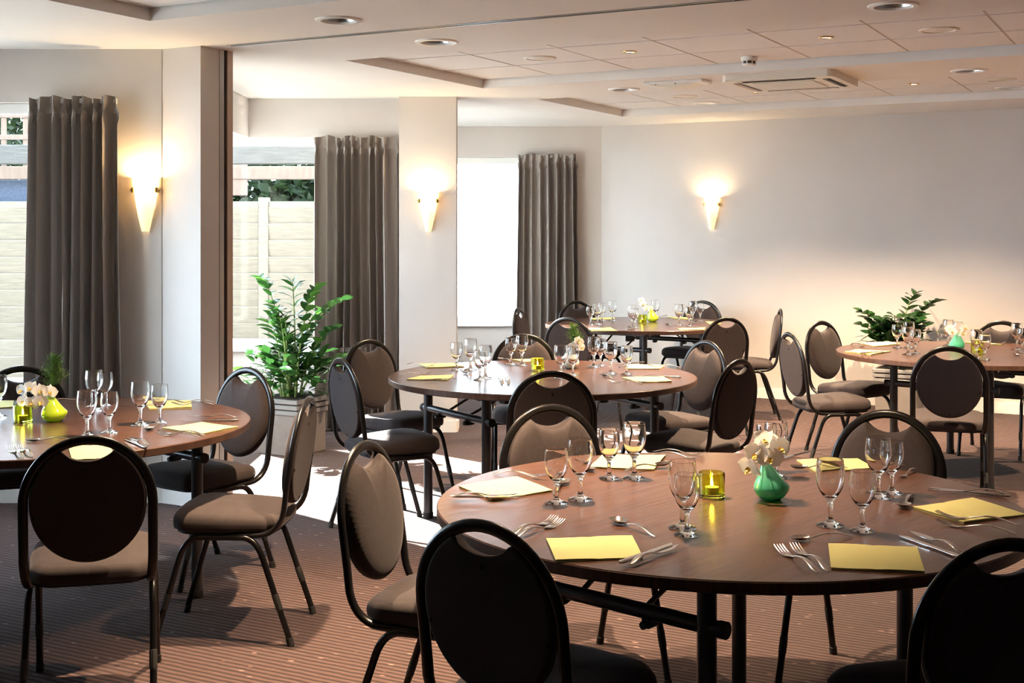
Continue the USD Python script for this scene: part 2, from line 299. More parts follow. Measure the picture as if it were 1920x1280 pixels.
leafy('zz_leaf', (0.030, 0.10, 0.022), (0.045, 0.14, 0.030), 0.18); leafy('zz_leaf_light', (0.08, 0.21, 0.035), (0.11, 0.27, 0.05), 0.2); leafy('zz_leaf_dark', (0.012, 0.045, 0.012), (0.02, 0.06, 0.015), 0.22)
leafy('tree_leaf', (0.012, 0.03, 0.006), (0.05, 0.09, 0.016), 0.5, 0.4); leafy('sprig_leaf', (0.07, 0.16, 0.02), (0.20, 0.34, 0.05), 0.6, 0.2)
leafy('orchid_petal', (0.92, 0.90, 0.87), (0.94, 0.92, 0.88), 0.55, 0.5)
def glow(name, color, strength):
    LOOK[name] = usdkit.material(stage, '/World/Looks/' + name, {'e': ('emission', {'color': color, 'strength': strength})}, [], 'e.emission')
glow('lamp_glow', (1.0, 0.80, 0.50), 14.0); glow('flame', (1.0, 0.70, 0.28), 200.0)
LOOK['sconce_glass'] = usdkit.material(stage, '/World/Looks/sconce_glass', {'p': ('principled_bsdf', {'base_color': (0.88, 0.83, 0.70), 'roughness': 0.3, 'emission_color': (1.0, 0.84, 0.56), 'emission_strength': 0.6}), 't': ('translucent_bsdf', {'color': (0.95, 0.82, 0.55)}), 'm': ('mix_closure', {'fac': 0.5})},
    [('p.BSDF', 'm.closure1'), ('t.BSDF', 'm.closure2')], 'm.closure')
# ribbed carpet with pale flecks, ribs running along the room's U axis
LOOK['carpet'] = usdkit.material(stage, '/World/Looks/carpet', {
    'g': ('geometry', {}), 'm': ('mapping', {'rotation': (0, 0, TH)}),
    'w': ('wave_texture', {'bands_direction': 'y', 'scale': 10.5, 'distortion': 1.2, 'detail': 2.5, 'detail_scale': 1.2}),
    'fm': ('mapping', {'scale': (11.0, 22.0, 1.0)}), 'v': ('voronoi_texture', {'scale': 1.0, 'randomness': 0.7}),
    'fr': ('rgb_ramp', {'ramp': [(0.0, (1, 1, 1)), (0.09, (0.8, 0.8, 0.8)), (0.17, (0, 0, 0))]}),
    'n': ('noise_texture', {'scale': 260.0, 'detail': 3.0}), 'n2': ('noise_texture', {'scale': 1.3, 'detail': 2.0}),
    'wr': ('rgb_ramp', {'ramp': [(0.0, (0.020, 0.012, 0.0118)), (0.3, (0.054, 0.0325, 0.0305)), (1.0, (0.086, 0.0505, 0.0455))]}),
    'mx': ('mix', {'color2': (0.22, 0.15, 0.13)}), 'nr': ('rgb_ramp', {'ramp': [(0.25, (0.72, 0.72, 0.72)), (0.75, (1.15, 1.15, 1.15))]}),
    'mu': ('mix', {'mix_type': 'multiply', 'fac': 1.0}), 'b': ('bump', {'strength': 0.5, 'distance': 0.004}), 'p': ('principled_bsdf', {'roughness': 1.0, 'specular_ior_level': 0.2, 'sheen_weight': 0.08})},
    [('g.position', 'm.vector'), ('m.vector', 'w.vector'), ('m.vector', 'fm.vector'), ('fm.vector', 'v.vector'), ('v.distance', 'fr.fac'), ('w.fac', 'wr.fac'), ('wr.color', 'mx.color1'), ('fr.color', 'mx.fac'),
     ('g.position', 'n.vector'), ('n.fac', 'nr.fac'), ('mx.color', 'mu.color1'), ('nr.color', 'mu.color2'), ('mu.color', 'p.base_color'), ('w.fac', 'b.height'), ('b.normal', 'p.normal')], 'p.BSDF')
# dark wenge-look laminate with fine grain
def wood(name, a, b, rough):
    LOOK[name] = usdkit.material(stage, '/World/Looks/' + name, {
        'g': ('texture_coordinate', {}), 'm': ('mapping', {'scale': (6.0, 90.0, 6.0)}), 'n': ('noise_texture', {'scale': 1.0, 'detail': 5.0, 'distortion': 0.6}),
        'm2': ('mapping', {'scale': (40.0, 500.0, 40.0)}), 'n2': ('noise_texture', {'scale': 1.0, 'detail': 2.0}), 'r': ('rgb_ramp', {'ramp': [(0.3, a), (0.7, b)]}),
        'b': ('bump', {'strength': 0.12, 'distance': 0.0008}), 'p': ('principled_bsdf', {'roughness': rough, 'specular_ior_level': 0.38})},
        [('g.object', 'm.vector'), ('m.vector', 'n.vector'), ('n.fac', 'r.fac'), ('r.color', 'p.base_color'), ('g.object', 'm2.vector'), ('m2.vector', 'n2.vector'), ('n2.fac', 'b.height'), ('b.normal', 'p.normal')], 'p.BSDF')
wood('table_wood', (0.055, 0.025, 0.016), (0.088, 0.041, 0.027), 0.22)
wood('table_edge', (0.055, 0.028, 0.020), (0.10, 0.055, 0.040), 0.35)

# ------------------------------------------------------------------ the room: floor, walls, windows, ceiling
Y1, Y2, Y3, YC2, VB = 7.0, 9.6, 12.15, 9.46, 11.11
X3 = (VB - CU * Y3) / SU                                       # corner of the third window wall and the back wall
corner_r = W(3.2, VB)
room = [(-5.6, -3), (7.9, -3), tuple(corner_r), (X3, Y3), (-0.8, Y3), (-0.8, Y2), (-2.45, Y2), (-2.45, Y1 + 0.22), (-2.0, Y1 + 0.22), (-2.0, Y1), (-3.2, Y1), (-3.2, 4.45), (-4.4, 4.45), (-4.4, 1.9), (-5.6, 1.9)]
obj('floor', extr(Polygon(room).buffer(0.12, join_style=2), -0.1, 0.0), 'carpet', kind='structure', label='brown ribbed carpet with pale flecks', smooth=False)
obj('ground', extr(sbox(-16, -4, 16, 24).difference(Polygon(room).buffer(0.3, join_style=2)), -0.2, -0.06), 'paving', kind='structure', smooth=False)

T = 0.22; Z0W, Z1W = 0.62, 2.215
def win_frame(p, q, z0, z1, n, sill=True, mull=()):            # white frame, pane and sill inside a wall opening from p to q
    w = thing(f'window_{n}', kind='structure'); p, q = np.array(p, float), np.array(q, float); L = np.linalg.norm(q - p); d = (q - p) / L; o = np.array([-d[1], d[0]])
    def B(s0, s1, a, b, t0, t1, name, mat, c=0.004):
        m = cbox((s0, t0, a), (s1, t1, b), c); M = np.eye(4); M[:2, 0] = d; M[:2, 1] = o; M[:2, 3] = p; m.apply_transform(M)
        return obj(name, m, mat, w)
    fw = 0.06
    B(0, L, z1 - fw, z1, 0.05, 0.12, 'frame_rail', 'white_plastic'); B(0, L, z0, z0 + fw, 0.05, 0.12, 'frame_rail', 'white_plastic')
    B(0, fw, z0, z1, 0.05, 0.12, 'frame_stile', 'white_plastic'); B(L - fw, L, z0, z1, 0.05, 0.12, 'frame_stile', 'white_plastic')
    for s in mull: B(s - 0.03, s + 0.03, z0, z1, 0.05, 0.12, 'mullion', 'white_plastic')
    B(fw * 0.7, L - fw * 0.7, z0 + fw * 0.7, z1 - fw * 0.7, 0.083, 0.087, 'pane', 'pane_glass', 0.0005)
    if sill: B(-0.02, L + 0.02, z0 - 0.03, z0 + 0.004, -0.05, 0.05, 'sill', 'white_paint')
# window walls seen face-on (left to right) and the returns between them
S = 'structure'
def wl(name, p, q, holes=(), t=-T, z1=ZC): return obj(name, wall_along(p, q, t, 0, z1, holes), 'wall_paint', kind=S, smooth=False)
wl('wall_left', (-3.2, Y1), (-1.94, Y1), [(0.06, 0.82, Z0W, Z1W)]); win_frame((-3.14, Y1), (-2.38, Y1), Z0W, Z1W, 1)
wl('wall_left', (-2.45, Y2), (-0.80, Y2), [(0.05, 1.33, Z0W, Z1W)]); win_frame((-2.40, Y2), (-1.12, Y2), Z0W, Z1W, 2)
wl('wall_left', (-0.8, Y3), (X3, Y3), [(0.06, 1.02, Z0W, Z1W)]); win_frame((-0.74, Y3), (0.22, Y3), Z0W, Z1W, 3)
wl('wall_left', (-2.45, Y1 + 0.22), (-2.45, Y2 + T), [(0.10, Y2 - Y1 - 0.28, Z0W, Z1W)], -0.14); win_frame((-2.45, Y1 + 0.32), (-2.45, Y2 - 0.06), Z0W, Z1W, 4)
obj('trim_2', cbox((-2.445, Y1 + 0.225, Z1W), (-2.0, Y2 - 0.002, ZC - 0.0005), 0.001), 'wall_paint', kind=S, smooth=False)
wl('wall_left', (-3.2, 4.45 + T), (-3.2, Y1), [(0.10, 2.2, Z0W, Z1W)]); win_frame((-3.2, 4.77), (-3.2, 6.87), Z0W, Z1W, 5)
wl('wall_left', (-4.4, 4.45), (-3.2, 4.45), [(0.06, 1.1, Z0W, Z1W)]); win_frame((-4.34, 4.45), (-3.3, 4.45), Z0W, Z1W, 6)
wl('wall_left', (-4.4, 1.9 + T), (-4.4, 4.45 + T))
wl('wall_left', (-5.6, 1.9), (-4.4, 1.9))
obj('wall_left', wall_along((-5.6, -3), (-5.6, 1.9 + T), -T, 0, ZC), 'wall_paint', kind=S, smooth=False)
wl('wall_left', (-0.8, Y2 + T), (-0.8, Y3 + T), [(0.06, 2.2, Z0W, Z1W)]); win_frame((-0.8, Y2 + T + 0.06), (-0.8, Y2 + T + 2.2), Z0W, Z1W, 7)
look('dark_wall', (0.16, 0.135, 0.12), 0.8, vary=0.05, scale=3)
wl('wall_back', (X3, Y3), corner_r); wl('wall_right', corner_r, (7.9, -3))
obj('wall_rear', wall_along((7.9, -3), (-5.6, -3), -T, 0, ZC), 'dark_wall', kind=S, smooth=False)
# white render of the neighbouring building outside the third window
# pier by the folding-partition track, second pier between windows two and three
p1 = Polygon([(-2.02, Y1 + 0.30), (-2.02, Y1 + 0.04), (-1.93, Y1 - 0.0002), (-1.693, 6.872), (-1.622, 7.005), (-1.74, 7.30)])
obj('column', extr(p1, 0, ZC), 'wall_paint', kind=S, smooth=False, label='pale grey pier carrying the partition post')
obj('column', extr(sbox(-0.846, YC2, -0.418, Y2 + 0.10), 0, ZC), 'wall_paint', kind=S, smooth=False, label='pale grey pier with wall lamp between two windows')
post = thing('trim_1', kind=S, label='metal and rubber post of the folding partition')
q0 = np.array([-1.622, 7.005])
def slab(a, b, t0, t1, name, mat):
    A, Bv = q0 + VVEC * a, q0 + VVEC * b
    pl = Polygon([A - UVEC * t0, Bv - UVEC * t0, Bv + UVEC * t1, A + UVEC * t1]); obj(name, extr(pl, 0, ZC), mat, post, smooth=False)
slab(0.0, 0.035, 0.06, 0.004, 'channel', 'track_metal'); slab(0.035, 0.062, 0.06, -0.012, 'rubber_seal', 'rubber'); slab(0.062, 0.108, 0.06, 0.004, 'channel', 'bronze_metal')
# baseboards
def base(side, p, q, h=0.085, t=-0.014):
    obj('baseboard_' + side, wall_along(p, q, -t, 0, h), 'white_paint', kind=S, smooth=False)
base('left', (-3.2, Y1), (-1.93, Y1)); base('left', (-1.93, Y1), (-1.693, 6.872)); base('left', (-2.45, Y2), (-0.846, Y2)); base('left', (-0.846, YC2), (-0.418, YC2)); base('left', (-0.418, YC2), (-0.418, Y2 + 0.1)); base('left', (-0.8, Y3), (X3, Y3)); base('left', (-1.693, 6.872), (-1.622, 7.005))
base('back', (X3, Y3), corner_r)
# ceiling: soffit with three coffers, tiles laid between thin bars
UL, UR = -4.40, 4.43; COF = [(2.88, 4.52), (6.11, 7.75), (8.60, 10.24)]; DEP = 0.06
def uvpoly(u0, u1, v0, v1): return Polygon([W(u0, v0), W(u1, v0), W(u1, v1), W(u0, v1)])
ceil = thing('ceiling', kind=S, label='white plasterboard ceiling with three sunken tile strips')
sof = Polygon(room).buffer(0.2, join_style=2)
for v0, v1 in COF: sof = sof.difference(uvpoly(UL, UR, v0, v1))
DL = [(a, b) for a, b in DATA['downlights']] + [(1.15, 5.76), (1.1, 8.31)]
for a, b in DL: sof = sof.difference(Point(*W(a, b)).buffer(0.085, 20))
TR = 5.315
for dv in (0,): sof = sof.difference(uvpoly(-4.60, 5.2, TR - 0.016, TR + 0.016))
obj('soffit', extr(sof, ZC, ZC + DEP + 0.06), 'ceiling_paint', ceil, smooth=False)
obj('slab', extr(Polygon(room).buffer(0.25, join_style=2), ZC + 0.16, ZC + 0.3), 'ceiling_paint', ceil, smooth=False)
obj('partition_track', cat_([extr(uvpoly(-4.60, 5.2, TR - 0.022, TR - 0.014), ZC - 0.004, ZC + 0.04), extr(uvpoly(-4.60, 5.2, TR + 0.014, TR + 0.022), ZC - 0.004, ZC + 0.04)]), 'track_metal', ceil, smooth=False)
obj('track_groove', extr(uvpoly(-4.60, 5.2, TR - 0.016, TR + 0.016), ZC + 0.035, ZC + 0.05), 'dark_slot', ceil, smooth=False)
ULINES = [UL] + [-3.842 + 0.591 * k for k in range(14)] + [UR]
zt = ZC + DEP
for v0, v1 in COF:
    VL = [v0, v1 + 0.04 - 2 * 0.587, v1 + 0.04 - 0.587, v1]
    for a, b in zip(ULINES[:-1], ULINES[1:]):
        for c, d in zip(VL[:-1], VL[1:]):
            obj('tile', extr(uvpoly(a + 0.007, b - 0.007, c + 0.013, d - 0.013), zt + NP.uniform(0, 0.0012), zt + 0.014), 'ceiling_tile', ceil, smooth=False)
    for k in ULINES[1:-1]: obj('grid_bar', extr(uvpoly(k - 0.011, k + 0.011, v0, v1), zt + 0.003, zt + 0.02), 'tile_grid', ceil, smooth=False)
    for k in VL[1:-1]: obj('grid_bar', extr(uvpoly(UL, UR, k - 0.018, k + 0.018), zt + 0.007, zt + 0.019), 'grid_dark', ceil, smooth=False)

# ------------------------------------------------------------------ outside: fence, pergola, trees, white wall
YF = 12.6
fen = thing('garden_fence', 'pale wooden louvred fence panels outside the windows', 'fence', (0, YF, 0))
for k in range(4):
    x0 = -8.05 + 1.86 * k
    obj('post', cbox((x0 - 0.05, -0.05, -0.06), (x0 + 0.05, 0.06, 1.84), 0.006), 'fence_wood', fen)
    obj('top_rail', cbox((x0 + 0.05, -0.03, 1.73), (x0 + 1.81, 0.03, 1.80), 0.006), 'fence_wood', fen)
    obj('batten', cbox((x0 + 0.9, -0.035, 0.0), (x0 + 0.96, -0.015, 1.73), 0.004), 'fence_wood', fen)
    for j in range(11):
        z = 1.73 - 0.165 * (j + 1)
        m = cbox((x0 + 0.05, -0.009, 0), (x0 + 1.81, 0.009, 0.185), 0.003); m = moved(m, (0, 0, z), rx=14); obj('slat', m, 'fence_wood', fen)
per = thing('pergola', 'weathered timber pergola frame above the fence', 'pergola', (0, 0, 0))
obj('beam', cbox((-9.0, 11.2, 2.10), (-0.9, 11.32, 2.27), 0.006), 'old_timber', per)
obj('rail', cbox((-9.0, YF - 0.04, 2.02), (-0.7, YF + 0.04, 2.15), 0.005), 'pink_timber', per)
for x in (-8.3, -6.0, -4.45, -2.72, -1.2): obj('upright', cbox((x - 0.075, YF - 0.03, 1.86), (x + 0.075, YF + 0.05, 2.9), 0.005), 'pink_timber', per)
tre = thing('trellis', 'square wooden trellis above the fence by the first window', 'trellis', (0, 0, 0))
for k in range(10): obj('lattice_bar', cbox((-6.0 + 0.22 * k, YF + 0.06, 2.15), (-5.95 + 0.22 * k, YF + 0.09, 2.9), 0.003), 'pink_timber', tre)
for k in range(4): obj('lattice_bar', cbox((-6.05, YF + 0.05, 2.2 + 0.22 * k), (-3.9, YF + 0.08, 2.25 + 0.22 * k), 0.003), 'pink_timber', tre)
obj('screen_board', cbox((-6.3, YF + 0.1, 1.80), (-4.55, YF + 0.13, 2.02), 0.004), 'navy_board', tre)
obj('garden_wall', cbox((-0.55, 14.0, -0.06), (5.0, 14.3, 3.6), 0.01), 'render_white', None, 'plain white rendered wall outside the third window', 'wall')
def leaves(n, c, rad, size, rng):                              # a crown of loose leaves filling an ellipsoid, denser towards its skin
    d = rng.normal(size=(n, 3)); d /= np.linalg.norm(d, axis=1, keepdims=True); r = rng.uniform(0.35, 1, (n, 1)) ** 0.4
    p = np.array(c) + d * r * np.array(rad) * (0.75 + 0.5 * meshkit.noise(d * 2.3 + 5, int(abs(c[0]) * 7))[:, None])
    a = rng.normal(size=(n, 3)); a /= np.linalg.norm(a, axis=1, keepdims=True); b = np.cross(a, rng.normal(size=(n, 3))); b /= np.linalg.norm(b, axis=1, keepdims=True)
    s = size * rng.uniform(0.6, 1.3, (n, 1)); V = np.stack([p - a * s, p + b * s * 0.45, p + a * s, p - b * s * 0.45], 1).reshape(-1, 3)
    i = np.arange(n)[:, None] * 4; return V, np.vstack([i + [0, 1, 2], i + [0, 2, 3]])
for (x, y, zc, rad, n, sz, lab) in [(-7.1, 9.3, 4.3, (1.45, 1.45, 1.9), 12000, 0.12, 'big leafy garden tree on the patio beside the fence'), (-7.3, 15.6, 2.6, (1.4, 1.1, 2.2), 9000, 0.09, 'green tree behind the trellis'),
        (-3.1, 15.6, 3.4, (1.7, 1.2, 2.7), 13000, 0.10, 'green tree behind the fence outside the second window')]:
    t = thing('garden_tree', lab, 'tree', (x, y, -0.06)); tr = bez((0, 0, 0), (0.06, 0.03, zc * 0.5), (0, 0, zc), n=8)
    obj('trunk', sweep(tr, np.linspace(0.13, 0.06, 8), n=10, ref=(1, 0, 0)), 'bark', t)
    obj('foliage', leaves(n, (0, 0, zc), rad, sz, NP), 'tree_leaf', t, kind='stuff', smooth=False)

# ------------------------------------------------------------------ ceiling fittings
def at_uv(a, b, z): p = W(a, b); return (p[0], p[1], z)
def build_down(t):
    obj('trim_ring', lathe([(0.082, -0.002), (0.086, -0.008), (0.108, -0.007), (0.114, -0.001), (0.114, 0.003), (0.082, 0.003), (0.082, -0.002)], 40), 'white_plastic', t)
    obj('reflector', lathe([(0.083, 0.001), (0.079, 0.02), (0.066, 0.055), (0.05, 0.075), (0.0, 0.08)], 40), 'reflector', t)
down = Kind('downlight', 'downlight', build_down, 'large unlit downlights')
dlab = ['large silver downlight nearest the partition post', 'large silver downlight just beyond the partition track, above the far sunken strip', 'large silver downlight over the front right sunken tile edge',
        'large silver downlight beside the small emergency lamp', 'large silver downlight right of the air-conditioning cassette', 'large downlight on the band beyond the frame', 'large downlight on the far band beyond the frame']
for (a, b), l in zip(DL[:5], dlab): down(l, at_uv(a, b, ZC - 0.0005), UROT)
def build_down2(t):
    obj('trim_ring', lathe([(0.082, 0.0), (0.086, -0.007), (0.108, -0.006), (0.114, 0.0), (0.082, 0.0)], 40), 'white_plastic', t)
    obj('reflector', lathe([(0.083, -0.003), (0.05, -0.0015), (0.0, -0.001)], 40), 'reflector', t)
down2 = Kind('tile_downlight', 'downlight', build_down2)
for (a, b), l in zip(DATA['downlights_tile'], ['unlit downlight in the furthest tile row, nearest the curtains', 'unlit downlight in the furthest tile row, above the back right table']): down2(l, at_uv(a, 10.02, zt - 0.0005), UROT)
def build_hal(t):
    obj('trim_ring', lathe([(0.026, 0.0), (0.028, -0.006), (0.040, -0.005), (0.043, 0.0), (0.026, 0.0)], 28), 'brass', t)
    obj('lamp_face', lathe([(0.027, -0.002), (0.015, -0.0035), (0.0, -0.004)], 24), 'lamp_glow', t)
hal = Kind('halogen_spot', 'spotlight', build_hal, 'small lit halogen spots')
HAL = [(-2.94, 6.95), (-1.77, 6.95), (-2.94, 9.44), (-1.77, 9.44)]
hlab = ['small lit halogen spot in the middle tile strip, beside a round speaker', 'small lit halogen spot in the middle tile strip, behind the smoke detector', 'small lit halogen spot behind the air-conditioning cassette', 'small lit halogen spot in the furthest tile strip, right of the cassette']
HAL_OUT = [(0.58, 6.95), (0.58, 9.44), (-2.94, 3.70), (-1.77, 3.70)]
for (a, b), l in zip(HAL, hlab): hal(l, at_uv(a, b, zt), UROT)
hol = ['beyond the right edge in the middle tile strip', 'beyond the right edge in the furthest tile strip', 'above the near rim of the table beside the first curtain', 'above the left half of the foreground table']
for (a, b), l in zip(HAL_OUT, hol): hal('small lit halogen spot ' + l, at_uv(a, b, zt), UROT)
for i, (a, b) in enumerate(HAL + HAL_OUT):
    l = UsdLux.SphereLight.Define(stage, numbered('/World', 'halogen_light')); l.CreateRadiusAttr(0.022); l.CreateNormalizeAttr(True)
    l.CreateIntensityAttr(HALOGEN_POWER); l.CreateColorAttr((1.0, 0.71, 0.44)); l.AddTranslateOp().Set(Gf.Vec3d(*at_uv(a, b, zt - 0.035)))
    sh = UsdLux.ShapingAPI.Apply(l.GetPrim()); sh.CreateShapingConeAngleAttr(58.0 if b > 5 else 44.0); sh.CreateShapingConeSoftnessAttr(1.0)
def build_spk(t):
    obj('rim', lathe([(0.082, 0.0), (0.084, -0.006), (0.100, -0.005), (0.104, 0.0), (0.082, 0.0)], 36), 'cream_plastic', t)
    obj('grille', lathe([(0.083, -0.002), (0.06, -0.0045), (0.0, -0.006)], 36), 'cream_plastic', t)
spk = Kind('ceiling_speaker', 'speaker', build_spk)
for (a, b), l in zip([(-3.54, 6.95), (-1.18, 6.98), (-3.53, 9.45), (-1.18, 9.48)], ['round cream ceiling speaker above the middle window lamp', 'round cream ceiling speaker at the right of the middle tile strip', 'round cream ceiling speaker behind the emergency lamp', 'round cream ceiling speaker in the furthest tile strip near the right edge']): spk(l, at_uv(a, b, zt), UROT)
sd = thing('smoke_detector', 'white smoke detector with dark vents under the ceiling tiles', 'smoke detector', at_uv(-2.39, 7.52, zt), UROT)
obj('base', lathe([(0, 0), (0.05, 0), (0.05, -0.022), (0.047, -0.026), (0, -0.026)], 28), 'white_plastic', sd)
obj('chamber', lathe([(0, -0.026), (0.040, -0.026), (0.040, -0.042), (0, -0.042)], 28), 'dark_slot', sd)
obj('cap', lathe([(0, -0.042), (0.042, -0.042), (0.040, -0.05), (0.02, -0.054), (0, -0.054)], 28), 'white_plastic', sd)
for k in range(8): g = k * math.pi / 4; obj('vent_rib', moved(cbox((-0.004, -0.003, -0.043), (0.004, 0.003, -0.025), 0.001), (0.0405 * math.cos(g), 0.0405 * math.sin(g), 0), rz=math.degrees(g) + 90), 'white_plastic', sd)
ac = thing('air_conditioner', 'square cream ceiling air-conditioning cassette with dark slots', 'air conditioner', at_uv(-2.32, 8.20, ZC), UROT)
h = 0.36; bod = sbox(-h, -h, h, h).buffer(-0.04).buffer(0.04)
body = extr(bod, -0.045, 0.0)
obj('housing', body, 'cream_plastic', ac, smooth=False)
obj('intake_grille', cat_([cbox((-0.20, -0.20 + 0.04 * k, -0.051), (0.20, -0.176 + 0.04 * k, -0.045), 0.001) for k in range(10)]), 'cream_plastic', ac)
for k in range(4):
    obj('outlet_slot', moved(cbox((-0.24, -0.315, -0.0465), (0.24, -0.265, -0.04), 0.001), rz=90 * k), 'dark_slot', ac)
    obj('louvre', moved(cbox((-0.235, -0.012, -0.001), (0.235, 0.012, 0.001), 0.0005), (0, 0, 0)).apply_transform(trimesh.transformations.euler_matrix(0.6, 0, 0)).apply_translation((0, -0.29, -0.047)).apply_transform(trimesh.transformations.euler_matrix(0, 0, k * math.pi / 2)), 'cream_plastic', ac)
em = thing('emergency_light', 'shallow white emergency light with curved lens beside the cassette', 'light', at_uv(-3.05, 8.03, ZC), UROT)
obj('housing', cbox((-0.21, -0.10, -0.022), (0.21, 0.10, 0.0), 0.006), 'white_plastic', em)
cv = [(-0.17 + 0.34 * k / 10, -0.022 - 0.022 * math.sin(math.pi * k / 10)) for k in range(11)]
lens = extr(Polygon([(-0.17, -0.020)] + cv + [(0.17, -0.020)]), -0.085, 0.085); lens = moved(lens, rx=90); obj('lens', lens, 'cream_plastic', em)
for s in (-0.12, 0.02): obj('screw', lathe([(0, -0.0225), (0.006, -0.0225), (0.005, -0.026), (0, -0.026)], 10).apply_translation((s, -0.094, 0)), 'dark_slot', em)

# ------------------------------------------------------------------ wall lamps
def build_sconce(t):                                           # local: wall plane y = 0, the lamp sticks out towards -y
    prof = [(0.020, 0.0), (0.028, 0.03), (0.041, 0.09), (0.052, 0.16), (0.060, 0.22), (0.066, 0.27), (0.069, 0.295)]
    k, n = len(prof), 22; g = np.linspace(0, math.pi, n); V = []
    for off in (0, -0.004):
        for r, z in prof: V += [((r + off) * math.cos(a), -(r + off) * 1.25 * math.sin(a) - 0.004, z) for a in g]
    F = []; idx = lambda s, i, j: s * k * n + i * n + j
    for i in range(k - 1):
        for j in range(n - 1):
            F += [[idx(0, i, j), idx(0, i + 1, j), idx(0, i + 1, j + 1)], [idx(0, i, j), idx(0, i + 1, j + 1), idx(0, i, j + 1)], [idx(1, i, j), idx(1, i + 1, j + 1), idx(1, i + 1, j)], [idx(1, i, j), idx(1, i, j + 1), idx(1, i + 1, j + 1)]]
    for j in range(n - 1):
        for i, fl in ((k - 1, False), (0, True)):
            q = [idx(0, i, j), idx(1, i, j), idx(1, i, j + 1), idx(0, i, j + 1)]; q = q[::-1] if fl else q; F += [[q[0], q[1], q[2]], [q[0], q[2], q[3]]]
    obj('shade', trimesh.Trimesh(V, F, process=False), 'sconce_glass', t)
    obj('back_plate', cbox((-0.035, -0.010, 0.06), (0.035, 0.0, 0.24), 0.003), 'white_plastic', t)
    for s in (-1, 1): obj('clip', cat_([cbox((s * 0.058, -0.03, 0.215), (s * 0.074, -0.002, 0.245), 0.003), cyl((s * 0.07, -0.018, 0.23), (s * 0.08, -0.018, 0.23), 0.006, 10)]), 'brass', t)
    obj('bulb', lathe([(0, 0.16), (0.012, 0.165), (0.017, 0.19), (0.016, 0.21), (0.008, 0.228), (0, 0.232)], 16).apply_translation((0, -0.045, 0)), 'lamp_glow', t)
scon = Kind('wall_lamp', 'wall lamp', build_sconce)
S3 = np.array([0.1583, 1]) * (VB / (SU * 0.1583 + CU))
for l, (x, y), rz, z in [('lit cone-shaped wall lamp beside the first curtain', (-2.028, Y1), 0, 1.50), ('lit cone-shaped wall lamp on the pier between two windows', (-0.625, YC2), 0, 1.50), ('lit cone-shaped wall lamp on the long back wall', tuple(S3), UROT, 1.52)]:
    scon(l, (x, y, z), rz)
    d = np.array([math.sin(math.radians(rz)), -math.cos(math.radians(rz))])
    b = UsdLux.SphereLight.Define(stage, numbered('/World', 'lamp_light')); b.CreateRadiusAttr(0.032); b.CreateNormalizeAttr(True); b.CreateIntensityAttr(SCONCE_POWER); b.CreateColorAttr((1.0, 0.70, 0.36))
    b.AddTranslateOp().Set(Gf.Vec3d(x + d[0] * 0.045, y + d[1] * 0.045, z + 0.262))

# ------------------------------------------------------------------ curtains
def curtain(label, x0, x1, y, ztop, zbot, folds, seed, spread=0.04):
    t = thing('curtain', label, 'curtain', ((x0 + x1) / 2, y, 0)); rng = np.random.default_rng(seed); w = x1 - x0; nx, nz = folds * 16 + 1, 34
    s = np.linspace(0, 1, nx); wob = np.cumsum(rng.uniform(0.6, 1.4, folds + 1)); wob = (wob - wob[0]) / (wob[-1] - wob[0])
    ph = np.interp(s, wob, np.arange(folds + 1)) * 2 * np.pi; amp = np.interp(s, np.linspace(0, 1, folds + 1), rng.uniform(0.7, 1.25, folds + 1))
    def surf(zs, off):
        P = []
        for z in zs:
            q = (ztop - z) / (ztop - zbot); head = np.clip((ztop - z) / 0.13, 0, 1)
            a = (0.034 - 0.020 * np.exp(-((ztop - z - 0.085) / 0.035) ** 2) + 0.014 * head + 0.012 * q) * amp; wid = w * (0.94 + spread * 2 * q)
            sag = 0.012 * np.sin(3 * q + s * 9 + seed) * q
            yv = -a * (np.sin(ph + 0.5 * np.sin(ph * 0.5 + 3 * q)) + 0.22 * np.sin(2 * ph + seed + 2 * q)) + off
            pinch = 0.016 * np.exp(-((ztop - z - 0.10) / 0.03) ** 2) * np.cos(ph)
            xv = (s - 0.5) * wid + sag + 0.012 * np.cos(ph) * head + pinch
            P.append(np.stack([xv, yv, z + 0.010 * np.sin(ph * 0.37 + seed) * (1 - head)], 1))
        return np.array(P)
    def solid(zs):
        A, B = surf(zs, 0.0), surf(zs, 0.006); k = len(zs); V = np.vstack([A.reshape(-1, 3), B.reshape(-1, 3)]); M = k * nx; F = []
        i, j = np.meshgrid(np.arange(k - 1), np.arange(nx - 1), indexing='ij'); a = (i * nx + j).ravel(); b, c, d = a + 1, a + nx + 1, a + nx
        F = np.vstack([np.stack([a, c, b], 1), np.stack([a, d, c], 1), np.stack([a + M, b + M, c + M], 1), np.stack([a + M, c + M, d + M], 1)])
        E = []
        for r in (0, k - 1):
            e = r * nx + np.arange(nx - 1); E += [np.stack([e, e + 1, e + 1 + M], 1), np.stack([e, e + 1 + M, e + M], 1)]
        for c0 in (0, nx - 1):
            e = np.arange(k - 1) * nx + c0; E += [np.stack([e, e + nx, e + nx + M], 1), np.stack([e, e + nx + M, e + M], 1)]
        return trimesh.Trimesh(V, np.vstack([F] + E), process=False)
    obj('heading', solid(np.linspace(ztop, ztop - 0.09, 8)), 'curtain_cloth', t, smooth=60)
    obj('drape', solid(np.concatenate([np.linspace(ztop - 0.09, ztop - 0.35, 10), np.linspace(ztop - 0.42, zbot, 14)])), 'curtain_cloth', t, smooth=60)
    obj('curtain_rail', cbox((-w * 0.46, -0.012, ztop - 0.03), (w * 0.46, 0.012, ztop - 0.002), 0.003).apply_translation((0, 0.045, 0)), 'white_plastic', t)
curtain('grey-brown pleated curtain beside the first wall lamp', -2.66, -2.155, Y1 - 0.085, 2.235, 0.015, 8, 3)
